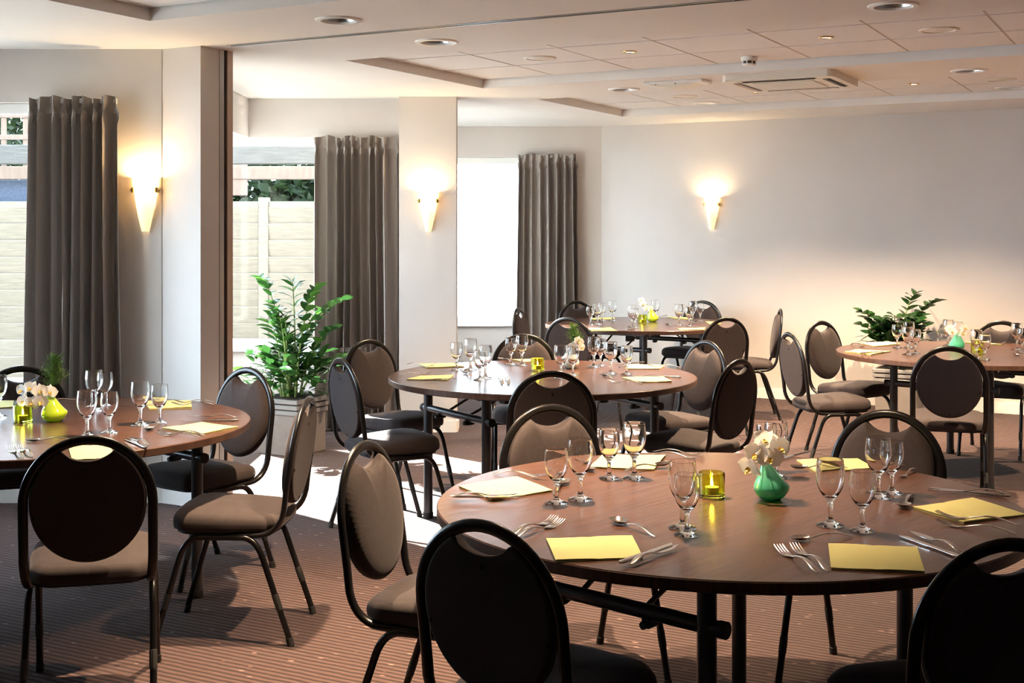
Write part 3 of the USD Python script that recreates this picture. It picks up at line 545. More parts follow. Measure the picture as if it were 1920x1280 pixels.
curtain('grey-brown pleated curtain left of the pier lamp, behind the chairs', -1.515, -0.862, Y2 - 0.085, 2.215, 0.015, 9, 5, 0.02)
curtain('grey-brown pleated curtain beside the brightest far window', 0.035, 0.625, Y3 - 0.085, 2.235, 0.015, 8, 9, 0.03)

# ------------------------------------------------------------------ banquet chairs
def build_chair(t):                                            # local: faces +x, feet at z = 0
    bx = lambda z: -0.212 - 0.135 * max(0.0, z - 0.45)
    hw, zc_, ah = 0.190, 0.665, 0.200
    path = [(0.06, -0.172, 0.398), (-0.06, -0.176, 0.396)] + [tuple(p) for p in bez((-0.10, -0.178, 0.395), (-0.20, -0.186, 0.392), (bx(0.5), -hw, 0.49), n=9)] + [(bx(z), -hw, z) for z in (0.55, 0.61)]
    path += [(bx(zc_ + ah * math.sin(a)), -hw * math.cos(a), zc_ + ah * math.sin(a)) for a in np.linspace(0, math.pi, 27)]
    path += [(x, -y, z) for x, y, z in path[:13][::-1]]
    path = np.array(path); tg = np.gradient(path, axis=0); tg /= np.linalg.norm(tg, axis=1, keepdims=True)
    # flat-oval tube: wide in the plane of the back, thin across it
    m = sweep(path, 0.0135, 0.0105, n=12, ref=(1, 0, 0.05)) if False else None
    nb = np.array([0.99, 0, 0.135]); 
    fr = []
    for p, tt in zip(path, tg):
        b = nb - (nb @ tt) * tt
        b = b / np.linalg.norm(b) if np.linalg.norm(b) > 0.35 else None; fr.append(b)
    last = None
    for i in range(len(fr)):
        if fr[i] is None: z = np.array([0, 0, 1.0]); b = -(z - (z @ tg[i]) * tg[i]) if tg[i][0] != 0 else z; fr[i] = b / np.linalg.norm(b)
    B_ = np.array(fr)
    for i in range(1, len(B_)):
        if B_[i] @ B_[i - 1] < 0: B_[i] = -B_[i]
    A_ = np.cross(B_, tg); n = 12; g = np.arange(n) * 2 * np.pi / n
    V = path[:, None] + 0.0150 * np.cos(g)[None, :, None] * A_[:, None] + 0.0105 * np.sin(g)[None, :, None] * B_[:, None]; k = len(path)
    F = [[i * n + j, i * n + (j + 1) % n, (i + 1) * n + (j + 1) % n] for i in range(k - 1) for j in range(n)] + [[i * n + j, (i + 1) * n + (j + 1) % n, (i + 1) * n + j] for i in range(k - 1) for j in range(n)]
    V = np.vstack([V.reshape(-1, 3), path[0], path[-1]]); F += [[k * n, (j + 1) % n, j] for j in range(n)] + [[k * n + 1, (k - 1) * n + j, (k - 1) * n + (j + 1) % n] for j in range(n)]
    m = trimesh.Trimesh(V, F, process=False); m.invert() if m.volume < 0 else None
    obj('back_frame', m, 'black_metal', t, smooth=50)
    # padded back with the dip under the hand hole
    out = []
    iw, ih = hw - 0.013, ah - 0.012
    for a in np.linspace(0, 2 * math.pi, 72, endpoint=False):
        y, z = math.sin(a), math.cos(a)
        if z < 0: Y, Z = 0.172 * y, zc_ + 0.185 * z
        else: Y, Z = (0.172 + 0.006 * z) * y, zc_ + ih * z
        out.append((Y, Z))
    pg = Polygon(out); cut = SA.scale(Point(0, zc_ + ih + 0.010).buffer(1, 24), 0.088, 0.062); pg = pg.difference(cut).buffer(-0.010).buffer(0.010)
    o = np.array(pg.exterior.segmentize(0.012).coords)[:-1]; c = np.array([0, 0.655]); rows = []
    prof = [(1.0, 0.000), (1.0, 0.014), (0.985, 0.024), (0.94, 0.033), (0.86, 0.039), (0.70, 0.044), (0.45, 0.047), (0.2, 0.048)]
    back = [(0.985, -0.006), (0.95, -0.008), (0.6, -0.008), (0.2, -0.008)]
    seq = back[::-1] + prof; n = len(o)
    for s, tk in seq:
        q = c + (o - c) * s; rows.append(np.stack([np.array([bx(z) for z in q[:, 1]]) + tk - 0.006, q[:, 0], q[:, 1] - 0.135 * (tk - 0.006)], 1))
    V = np.vstack(rows); k = len(seq); F = [[i * n + j, i * n + (j + 1) % n, (i + 1) * n + (j + 1) % n] for i in range(k - 1) for j in range(n)] + [[i * n + j, (i + 1) * n + (j + 1) % n, (i + 1) * n + j] for i in range(k - 1) for j in range(n)]
    c0, c1 = rows[0].mean(0), rows[-1].mean(0); V = np.vstack([V, c0, c1]); F += [[k * n, (j + 1) % n, j] for j in range(n)] + [[k * n + 1, (k - 1) * n + j, (k - 1) * n + (j + 1) % n] for j in range(n)]
    m = trimesh.Trimesh(V, F, process=False); m.invert() if m.volume < 0 else None
    bp = obj('backrest', m, 'velour', t, smooth=50)
    for y, z in ((0, 0.775), (0.158, 0.63), (-0.158, 0.63), (0, 0.50)):
        sc = lathe([(0, 0), (0.0055, 0), (0.005, 0.002), (0.002, 0.003), (0, 0.003)], 10); sc = moved(sc, ry=-90); sc.apply_translation((bx(z) - 0.0135, y, z)); obj('screw', sc, 'black_metal', bp)
    # seat cushion on a dark pan
    pts = [(0.205, 0.150), (0.215, 0.0), (0.205, -0.150), (0.16, -0.198), (0.0, -0.200), (-0.14, -0.185), (-0.195, -0.140), (-0.200, 0), (-0.195, 0.140), (-0.14, 0.185), (0.0, 0.200), (0.16, 0.198)]
    pg = Polygon(pts).buffer(-0.05).buffer(0.05, 8); o = np.array(pg.exterior.segmentize(0.02).coords)[:-1]; n = len(o); rows = []
    seq = [(0.95, 0.408), (0.99, 0.412), (1.0, 0.424), (1.0, 0.436), (0.985, 0.450), (0.95, 0.461), (0.88, 0.470), (0.7, 0.477), (0.4, 0.481), (0.15, 0.482)]
    for s, z in seq: rows.append(np.column_stack([o * s, np.full(n, z) + 0.010 * o[:, 0] / 0.2 * (z - 0.4) / 0.08]))
    V = np.vstack(rows); k = len(seq); F = [[i * n + j, i * n + (j + 1) % n, (i + 1) * n + (j + 1) % n] for i in range(k - 1) for j in range(n)] + [[i * n + j, (i + 1) * n + (j + 1) % n, (i + 1) * n + j] for i in range(k - 1) for j in range(n)]
    V = np.vstack([V, rows[0].mean(0), rows[-1].mean(0)]); F += [[k * n, (j + 1) % n, j] for j in range(n)] + [[k * n + 1, (k - 1) * n + j, (k - 1) * n + (j + 1) % n] for j in range(n)]
    m = trimesh.Trimesh(V, F, process=False); m.invert() if m.volume < 0 else None
    obj('seat', m, 'velour', t, smooth=60); obj('seat_pan', extr(SA.scale(pg, 0.93, 0.93), 0.398, 0.411), 'rubber', t, smooth=False)
    for s in (-1, 1):                                          # each side: one inverted U of tube, front and rear leg
        rear = np.vstack([[(0.01, s * 0.186, 0.388), (-0.03, s * 0.186, 0.388)], bez((-0.06, s * 0.186, 0.388), (-0.115, s * 0.186, 0.388), (-0.14, s * 0.188, 0.315), n=8), [(-0.246, s * 0.193, 0.006)]])
        front = np.vstack([[(0.01, s * 0.186, 0.388), (0.05, s * 0.186, 0.388)], bez((0.08, s * 0.186, 0.388), (0.145, s * 0.186, 0.388), (0.168, s * 0.188, 0.310), n=8), [(0.258, s * 0.193, 0.006)]])
        for l, e in ((rear, -0.246), (front, 0.258)):
            lp = obj('leg', sweep(l, 0.0115, 0.0115, n=10, ref=(0, 1, 0)), 'black_metal', t, smooth=50)
            d = l[-1] - l[-2]; a, b = l[-2] + d * 0.42, l[-2] + d * 0.60
            obj('stacking_bumper', sweep([a, a + (b - a) * 0.1, a + (b - a) * 0.9, b], [0.0118, 0.0130, 0.0130, 0.0118], n=10, ref=(0, 1, 0)), 'rubber', lp)
            obj('foot_cap', cyl(l[-1] - d / np.linalg.norm(d) * 0.025 , l[-1] + np.array([0, 0, -0.0055]), 0.0135, 12), 'rubber', lp)
    for x in (-0.05, 0.10): obj('cross_bar', bar((x, -0.186, 0.389), (x, 0.186, 0.389), 0.02, 0.012), 'black_metal', t)
chair = Kind('banquet_chair', 'chair', build_chair, 'oval-backed banquet chairs')
CHL = {'c1': 'dark oval-backed chair seen from behind at the lime-vase table beside the first curtain', 'c2': 'side-on chair whose seat is half in the shadow of the lime-vase table',
 'c3': 'bluish-lit chair between the lime-vase table and the leafy planter', 'c4': 'chair tucked behind the lime-vase table in front of the first window',
 'c5': 'chair before the middle curtain with a sun glint on its frame', 'c6': 'chair seen from its back at the left rim of the white-vase table',
 'c7': 'black chair-back seen from behind at the near rim of the white-vase table', 'c8': 'chair behind the two far glasses of the white-vase table', 'c9': 'pale-rimmed chair with a slanting table shadow across its backrest',
 'c10': 'chair with its back turned, right of the white-vase table, overlapping the pale-rimmed chair', 'c11': 'brown-lit chair facing us across the far left rim of the front table', 'c12': 'dark chair facing us across the far right rim of the front table',
 'c13': 'side-on chair at the left end of the front table, pad facing right', 'c14': 'large chair-back in the foreground left of the front table', 'c15': 'grey chair-back cut off by the bottom right corner of the photo',
 'c16': 'narrow side-on chair-back in front of the farthest curtain', 'c17': 'chair at the far table in front of the curtain edge and back corner', 'c18': 'bluish chair-back seen from behind at the near left of the far table',
 'c19': 'chair behind the far table against the back wall', 'c20': 'black chair-back seen from behind at the near right of the far table', 'c21': 'chair standing side-on alone before the bare back wall, facing left',
 'c23': 'chair facing right, nearest the wall-side planter, left of the back right table', 'c24': 'chair seen obliquely from behind at the left rim of the back right table', 'c25': 'black chair seen from behind in front of the back right table', 'c26': 'chair behind the back right table under the plant shadow on the wall'}
for k, (x, y, a) in DATA['chairs'].items(): chair(CHL[k], (x, y, 0), a)

# ------------------------------------------------------------------ round folding tables
def build_table(t):
    R = 0.81
    obj('tabletop', lathe([(0, TZ - 0.004), (R - 0.003, TZ - 0.004), (R - 0.001, TZ - 0.002), (R - 0.003, TZ), (0, TZ)][::1], 128), 'table_wood', t, smooth=30)
    obj('edge_band', lathe([(0, TZ - 0.030), (R - 0.004, TZ - 0.030), (R, TZ - 0.027), (R, TZ - 0.003), (R - 0.004, TZ - 0.0005), (R - 0.02, TZ - 0.002), (0, TZ - 0.002)][:5] + [(R - 0.02, TZ - 0.005), (0, TZ - 0.005)], 128), 'table_edge', t, smooth=30)
    a, b = 0.53, 0.285
    for sx in (-1, 1):
        x = sx * a
        for sy in (-1, 1):
            lg = obj('leg', cyl((x, sy * b, 0.012), (x, sy * b, TZ - 0.03), 0.0235, 24), 'table_metal', t); obj('foot_cap', cyl((x, sy * b, 0.0), (x, sy * b, 0.03), 0.026, 20), 'rubber', lg)
        cb = obj('cross_bar', cyl((x, -b - 0.04, 0.575), (x, b + 0.04, 0.575), 0.019, 18), 'table_metal', t)
        for sy in (-1, 1): obj('end_cap', cyl((x, sy * (b + 0.035), 0.575), (x, sy * (b + 0.055), 0.575), 0.021, 16), 'rubber', cb)
        for sy in (-0.10, 0.10):
            br = obj('brace', bar((x, sy, 0.575), (x - sx * 0.30, sy * 1.2, TZ - 0.035), 0.014, 0.010), 'table_metal', t)
        for sy in (-0.12, 0.16): obj('lock_knob', cat_([cbox((x - 0.02, sy - 0.012, 0.538), (x + 0.02, sy + 0.012, 0.565), 0.004), cyl((x - 0.03, sy, 0.548), (x + 0.03, sy, 0.548), 0.010, 12)]), 'rubber', t)
        obj('leg_rail', cbox((x - 0.02, -b - 0.05, TZ - 0.058), (x + 0.02, b + 0.05, TZ - 0.029), 0.003), 'table_metal', t)
        obj('spacer_block', cbox((x - sx * 0.30 - 0.025, -0.03, TZ - 0.13), (x - sx * 0.30 + 0.025, 0.03, TZ - 0.029), 0.004), 'rubber', t)
    for s in (-0.30, 0.30): obj('under_rail', cbox((-0.60, s - 0.018, TZ - 0.055), (0.60, s + 0.018, TZ - 0.0295), 0.003), 'table_metal', t)
    obj('under_plate', cbox((-0.26, -0.16, TZ - 0.05), (0.26, 0.16, TZ - 0.0295), 0.004), 'table_metal', t)
table = Kind('round_table', 'table', build_table, 'round dark wood folding tables')
TROT = {'T1': 48, 'T2': 33.5, 'T3': 48, 'T4': 56.7, 'T5': 53}
TL = {'T1': 'round dark table with a lime vase beside the first curtain', 'T2': 'round dark table with a white vase in the middle of the room', 'T3': 'large round dark table in the foreground with a teal vase', 'T4': 'round dark table with a lime vase before the back wall', 'T5': 'round dark table with a teal vase near the wall-side planter'}
TN = {'T1': 'table beside the first curtain', 'T2': 'white-vase table', 'T3': 'foreground table', 'T4': 'far lime-vase table', 'T5': 'back right table'}
for k, (x, y) in DATA['tables'].items(): table(TL[k], (x, y, 0), TROT[k])

# ------------------------------------------------------------------ glasses
GP_OUT = [(0.0001, 0.0), (0.033, 0.0), (0.0355, 0.0012), (0.0352, 0.0028), (0.026, 0.0062), (0.014, 0.0105), (0.0085, 0.016), (0.0066, 0.026), (0.0060, 0.042), (0.0066, 0.056), (0.0085, 0.064),
          (0.0125, 0.0695), (0.020, 0.078), (0.0275, 0.090), (0.0335, 0.106), (0.0365, 0.123), (0.0368, 0.138), (0.0352, 0.156), (0.0335, 0.1712)]
GP_IN = [(0.0330, 0.1722), (0.0325, 0.1712), (0.0340, 0.156), (0.0355, 0.138), (0.0352, 0.123), (0.0321, 0.107), (0.0258, 0.0915), (0.0175, 0.0808), (0.0085, 0.0755), (0.0001, 0.0742)]
def build_glass(sr, sz):
    def f(t):
        prof = np.array(GP_OUT + GP_IN) * (sr, sz); n = 40; k = len(prof); g = np.arange(n) * 2 * np.pi / n
        tg = np.gradient(prof, axis=0); nr, nz = tg[:, 1], -tg[:, 0]; ln = np.hypot(nr, nz); nr, nz = nr / ln, nz / ln; nr[0], nz[0], nr[-1], nz[-1] = 0, -1, 0, 1
        V = np.stack([np.outer(prof[:, 0], np.cos(g)), np.outer(prof[:, 0], np.sin(g)), np.repeat(prof[:, 1:2], n, 1)], -1); N = np.stack([np.outer(nr, np.cos(g)), np.outer(nr, np.sin(g)), np.repeat(nz[:, None], n, 1)], -1)
        for name, a, b in (('foot', 0, 6), ('stem', 6, 10), ('bowl', 10, k - 1)):
            v, nn = V[a:b + 1].reshape(-1, 3), N[a:b + 1].reshape(-1, 3); F = []
            for i in range(b - a):
                for j in range(n): j2 = (j + 1) % n; F += [[i * n + j, i * n + j2, (i + 1) * n + j2], [i * n + j, (i + 1) * n + j2, (i + 1) * n + j]]
            raw(name, v, np.array(F), nn, 'clear_glass', t)
    return f
gl = {'L': Kind('wine_glass', 'wine glass', build_glass(1.0, 1.0), 'wine glasses on the tables'), 'S': Kind('small_wine_glass', 'wine glass', build_glass(0.91, 0.885), 'wine glasses on the tables')}
for tk, items in DATA['glasses'].items():
    for (pl, k, x, y) in items:
        gl[k](f"{'taller' if k == 'L' else 'shorter'} empty wine glass at the {pl} setting of the {TN[tk]}", (x, y, TZ + 0.0002), RNG.uniform(0, 360))
# ------------------------------------------------------------------ napkins
for tk, items in DATA['napkins'].items():
    for (pl, *q) in items:
        q = np.array(q); c = q.mean(0); t = thing('napkin', f'folded pale yellow-green paper napkin at the {pl} setting of the {TN[tk]}', 'napkin', (*c, TZ), 0, 'folded paper napkins'); q = q - c
        if np.cross(q[1] - q[0], q[2] - q[1]) < 0: q = q[::-1]
        n = 12; ph = RNG.uniform(0, 6)
        for name, z0, z1, sh in (('lower_fold', 0.0004, 0.0022, 0.996), ('upper_fold', 0.0024, 0.0046, 1.0)):
            V = []
            for top in (0, 1):
                for i in range(n + 1):
                    for j in range(n + 1):
                        a, b = i / n, j / n; p = (q[0] * (1 - a) * (1 - b) + q[1] * a * (1 - b) + q[2] * a * b + q[3] * (1 - a) * b) * sh
                        w = 0.0012 * (1 + math.sin(5 * a + 3 * b + ph)) * (name == 'upper_fold') - 0.0011 * math.exp(-((a - 0.5) / 0.035) ** 2) * (name == 'upper_fold')
                        V.append((p[0], p[1], (z1 if top else z0) + max(w, 0 if not top else -0.0012)))
            M = (n + 1) ** 2; F = []; I = lambda i, j: i * (n + 1) + j
            for i in range(n):
                for j in range(n): a, b, c2, d = I(i, j), I(i + 1, j), I(i + 1, j + 1), I(i, j + 1); F += [[a + M, b + M, c2 + M], [a + M, c2 + M, d + M], [a, c2, b], [a, d, c2]]
            for i in range(n):
                for e in ([I(i, 0), I(i + 1, 0)], [I(n, i), I(n, i + 1)], [I(i + 1, n), I(i, n)], [I(0, i + 1), I(0, i)]): F += [[e[0], e[1], e[1] + M], [e[0], e[1] + M, e[0] + M]]
            obj(name, trimesh.Trimesh(V, F, process=False), 'napkin_paper', t, smooth=30)
# ------------------------------------------------------------------ cutlery (local: handle end at -x, tip at +x, length 1 scale in metres)
def strip(xs, ws, zs, ts, n=10):                               # lofted rounded strip along x
    xs, ws, zs, ts = map(np.asarray, (xs, ws, zs, ts)); return sweep(np.stack([xs, np.zeros_like(xs), zs], 1), ts, ws, n=n, ref=(0, 1, 0))
def handle(x0, x1, arch):
    u = np.linspace(0, 1, 14); x = x0 + (x1 - x0) * u
    w = np.interp(u, [0, 0.04, 0.12, 0.5, 0.85, 1], [0.002, 0.0055, 0.0082, 0.0058, 0.0030, 0.0032]); z = 0.0022 + arch * np.sin(np.pi * np.clip(u * 0.95, 0, 1)) ** 1.3
    return strip(x, w, z, np.interp(u, [0, 0.1, 1], [0.0010, 0.0017, 0.0019]))
def build_fork(t):
    obj('handle', handle(-0.098, 0.030, 0.013), 'cutlery_steel', t, smooth=60)
    xs = np.array([0.028, 0.036, 0.046, 0.056, 0.062]); h = strip(xs, [0.0030, 0.0065, 0.0112, 0.0122, 0.0120], [0.0042, 0.0030, 0.0018, 0.0020, 0.0030], [0.0018, 0.0015, 0.0011, 0.0010, 0.0010])
    head = [h]
    for k in range(4):
        y = -0.0100 + 0.00667 * k; u = np.linspace(0, 1, 8); p = np.stack([0.060 + 0.040 * u, np.full(8, y), 0.0026 + 0.011 * u ** 1.5], 1)
        head.append(sweep(p, np.interp(u, [0, 1], [0.0010, 0.0006]), np.interp(u, [0, 0.8, 1], [0.0019, 0.0014, 0.0004]), n=6, ref=(0, 1, 0)))
    obj('tines', cat_(head), 'cutlery_steel', t, smooth=60)
def build_spoon(t):
    obj('handle', handle(-0.093, 0.040, 0.013), 'cutlery_steel', t, smooth=60)
    nu, nv = 16, 11; V = []
    for s in (0, 1):
        for i in range(nu):
            u = i / (nu - 1); x = 0.036 + 0.058 * u; w = 0.0195 * (max(0.0, 1 - abs(2 * u - 1.08) ** 2.4 / 1.2)) ** 0.55 * (0.25 + 0.75 * min(1, u * 5)) + 0.0022 * (u < 0.07)
            for j in range(nv):
                v = 2 * j / (nv - 1) - 1; dep = 0.0085 * (1 - v * v) * math.sin(math.pi * min(1, max(0, u))) ** 0.7
                V.append((x, w * v, 0.0100 - dep + 0.002 * u - (0.0011 if s else 0)))
    M = nu * nv; F = []
    for i in range(nu - 1):
        for j in range(nv - 1): a, b, c, d = i * nv + j, (i + 1) * nv + j, (i + 1) * nv + j + 1, i * nv + j + 1; F += [[a, b, c], [a, c, d], [a + M, c + M, b + M], [a + M, d + M, c + M]]
        for j in (0, nv - 1): a, b = i * nv + j, (i + 1) * nv + j; F += [[a, b + M, b], [a, a + M, b + M]]
    for i in (0, nu - 1):
        for j in range(nv - 1): a, b = i * nv + j, i * nv + j + 1; F += [[a, b, b + M], [a, b + M, a + M]]
    obj('bowl', trimesh.Trimesh(V, F, process=False), 'cutlery_steel', t, smooth=60)
def build_knife(t):
    u = np.linspace(0, 1, 12); obj('handle', strip(-0.108 + 0.103 * u, np.interp(u, [0, 0.06, 0.2, 0.6, 1], [0.003, 0.008, 0.0095, 0.0075, 0.0060]), np.full(12, 0.0045), np.interp(u, [0, 0.1, 1], [0.002, 0.0040, 0.0032])), 'cutlery_steel', t, smooth=60)
    x = np.linspace(-0.005, 0.107, 14); y0 = np.interp(x, [-0.005, 0.01, 0.09, 0.107], [-0.005, -0.0085, -0.0085, 0.004]); y1 = np.interp(x, [-0.005, 0.02, 0.095, 0.107], [0.005, 0.0065, 0.0062, 0.0055])
    pg = Polygon(list(zip(x, y0)) + list(zip(x[::-1], y1[::-1]))); obj('blade', extr(pg, 0.0036, 0.0054), 'cutlery_steel', t, smooth=False)
def build_fish(t):
    obj('handle', handle(-0.102, 0.012, 0.011), 'cutlery_steel', t, smooth=60)
    x = np.linspace(0.008, 0.102, 16); u = (x - 0.008) / 0.094; y0 = -0.0115 * np.sin(np.pi * u ** 0.75) ** 0.8 - 0.0022 * (1 - u); y1 = 0.0070 * np.sin(np.pi * u) + 0.0022 * (1 - u)
    pg = Polygon(list(zip(x, y0)) + list(zip(x[::-1], y1[::-1]))).buffer(0); obj('blade', extr(pg, 0.0030, 0.0046), 'cutlery_steel', t, smooth=False)
KN = {'fork': Kind('fork', 'fork', build_fork, 'forks on the tables'), 'spoon': Kind('spoon', 'spoon', build_spoon, 'spoons on the tables'), 'knife': Kind('knife', 'knife', build_knife, 'knives on the tables'), 'fish': Kind('fish_knife', 'fish knife', build_fish, 'knives on the tables')}
STD = {'fork': 0.195, 'spoon': 0.187, 'knife': 0.215, 'fish': 0.204}
WORD = {'fork': 'steel fork', 'spoon': 'steel dessert spoon', 'knife': 'steel table knife', 'fish': 'leaf-bladed steel fish knife'}
for tk, items in DATA['cutlery'].items():
    cnt = {}; tot = {}
    for i in items: tot[i[:2]] = tot.get(i[:2], 0) + 1
    stack = {}
    for (k, pl, x, y, a, L) in items:
        cnt[(k, pl)] = cnt.get((k, pl), 0) + 1; pre = '' if tot[(k, pl)] == 1 else ('outer ', 'inner ')[cnt[(k, pl)] - 1]
        nap = [np.array(q[1:]) for q in DATA['napkins'][tk]]; z = TZ + 0.0003
        if k == 'fish': z += 0.005
        if any(Polygon(q).buffer(0.01).intersects(shapely.LineString([(x - 0.09 * math.cos(math.radians(a)), y - 0.09 * math.sin(math.radians(a))), (x + 0.09 * math.cos(math.radians(a)), y + 0.09 * math.sin(math.radians(a)))])) for q in nap): z += 0.0068
        s = L / STD[k]; KN[k](f"{pre}{WORD[k]} at the {pl} setting of the {TN[tk]}", (x, y, z), a, (s, s, s))

# ------------------------------------------------------------------ centrepieces
def build_candle(t):
    obj('glass_cup', lathe([(0, 0), (0.034, 0), (0.037, 0.003), (0.0375, 0.068), (0.036, 0.0705), (0.0343, 0.068), (0.0340, 0.012), (0, 0.010)], 36), 'green_glass', t)
    obj('metal_cup', lathe([(0, 0.0105), (0.0195, 0.0105), (0.0200, 0.0285), (0.0192, 0.0285), (0.0188, 0.012), (0, 0.012)], 28), 'bright_metal', t)
    w = obj('wax', lathe([(0, 0.0122), (0.0186, 0.0122), (0.0188, 0.0255), (0.010, 0.0248), (0, 0.0244)], 28), 'wax', t)
    obj('wick', cyl((0, 0, 0.024), (0.001, 0, 0.031), 0.0007, 6), 'wick', w)
    obj('flame', lathe([(0, 0.029), (0.0035, 0.033), (0.0046, 0.038), (0.0032, 0.047), (0.0012, 0.055), (0, 0.059)], 14), 'flame', t)
can = Kind('candle_holder', 'candle holder', build_candle)
vase_mat = {'T1': 'vase_lime', 'T2': 'vase_white', 'T3': 'vase_teal', 'T4': 'vase_lime', 'T5': 'vase_teal'}; vname = {'T1': 'lime green', 'T2': 'white', 'T3': 'teal', 'T4': 'lime green', 'T5': 'teal'}
def petal(L, w, cup, n=7, m=6):                                # a rounded petal along +x with its own thickness
    V = []
    for s in (0, 1):
        for i in range(n):
            u = i / (n - 1); hw = w * math.sin(math.pi * min(1, 0.08 + 0.92 * u ** 0.8)) ** 0.6 + 0.001
            for j in range(m): v = 2 * j / (m - 1) - 1; V.append((L * u - 0.10 * L * v * v * u, hw * v, cup * (u * u + 0.5 * v * v * u) - (0.0006 if s else 0)))
    M = n * m; F = []
    for i in range(n - 1):
        for j in range(m - 1): a, b, c, d = i * m + j, (i + 1) * m + j, (i + 1) * m + j + 1, i * m + j + 1; F += [[a, b, c], [a, c, d], [a + M, c + M, b + M], [a + M, d + M, c + M]]
        for j in (0, m - 1): a, b = i * m + j, (i + 1) * m + j; F += [[a, b + M, b], [a, a + M, b + M]]
    for j in range(m - 1): a, b = (n - 1) * m + j, (n - 1) * m + j + 1; F += [[a, b, b + M], [a, b + M, a + M]]
    return trimesh.Trimesh(V, F, process=False)
def bloom(t, pos, face, size, roll):                           # an orchid flower looking along "face"
    f = np.array(face, float); f /= np.linalg.norm(f); x = np.cross([0, 0, 1.0], f); x /= np.linalg.norm(x); y = np.cross(f, x); M = np.eye(4); M[:3, 0], M[:3, 1], M[:3, 2], M[:3, 3] = x, y, f, pos
    M = M @ trimesh.transformations.rotation_matrix(roll, [0, 0, 1]); ms = []
    for ang, L, w in ((90, 1.0, 0.34), (210, 0.95, 0.33), (330, 0.95, 0.33)): ms.append(moved(petal(L * size, w * size, -0.10 * size), (0, 0, -0.002), rz=ang))
    for ang in (12, 168): ms.append(moved(petal(1.02 * size, 0.60 * size, 0.12 * size), (0, 0, 0.002), rz=ang))
    m = cat_(ms); m.apply_transform(M); b = obj('bloom', m, 'orchid_petal', t, smooth=60)
    lp = cat_([moved(petal(0.36 * size, 0.17 * size, 0.30 * size), (0, -0.02 * size, 0.004), rz=270), moved(petal(0.22 * size, 0.10 * size, 0.2 * size), (0, 0, 0.004), rz=225), moved(petal(0.22 * size, 0.10 * size, 0.2 * size), (0, 0, 0.004), rz=315)]); lp.apply_transform(M); obj('lip', lp, 'orchid_lip', b, smooth=60)
ORCH = {'T3': [(-0.048, -0.035, 0.135, -0.6, -0.8, 0.1), (-0.015, -0.04, 0.125, 0.0, -1, 0.1), (0.012, -0.03, 0.150, 0.5, -0.9, 0.3), (-0.015, 0.0, 0.165, -0.2, -0.8, 0.6), (-0.065, -0.02, 0.095, -0.8, -0.5, -0.2), (0.018, 0.02, 0.14, 0.6, 0.6, 0.4)],
        'T1': [(-0.120, -0.02, 0.125, -0.5, -0.9, 0.2), (-0.085, -0.02, 0.135, -0.1, -1, 0.3), (-0.045, -0.03, 0.125, 0.2, -1, 0.2), (-0.075, -0.035, 0.078, 0.0, -1, -0.1), (-0.012, -0.02, 0.12, 0.5, -0.8, 0.2), (-0.04, -0.04, 0.085, 0.2, -1, -0.1), (-0.115, -0.02, 0.085, -0.5, -1, 0.0)],
        'T2': [(0.045, -0.02, 0.150, 0.4, -0.9, 0.2), (0.06, 0.0, 0.115, 0.8, -0.6, 0.0), (0.015, -0.02, 0.12, -0.2, -1, 0.1)],
        'T4': [(-0.085, -0.02, 0.150, -0.3, -0.9, 0.3), (-0.055, -0.02, 0.115, 0.1, -1, 0.1), (-0.025, -0.02, 0.11, 0.4, -0.9, 0.2), (-0.095, 0.0, 0.18, -0.4, -0.8, 0.4)],
        'T5': [(-0.035, -0.02, 0.115, -0.4, -0.9, 0.2), (0.03, -0.02, 0.105, 0.4, -0.9, 0.2), (0.045, -0.01, 0.135, 0.6, -0.8, 0.3), (-0.045, 0.0, 0.135, -0.5, -0.7, 0.4)]}
VLEAN = {'T3': -1, 'T1': -1, 'T2': 1, 'T4': -1, 'T5': 0.3}
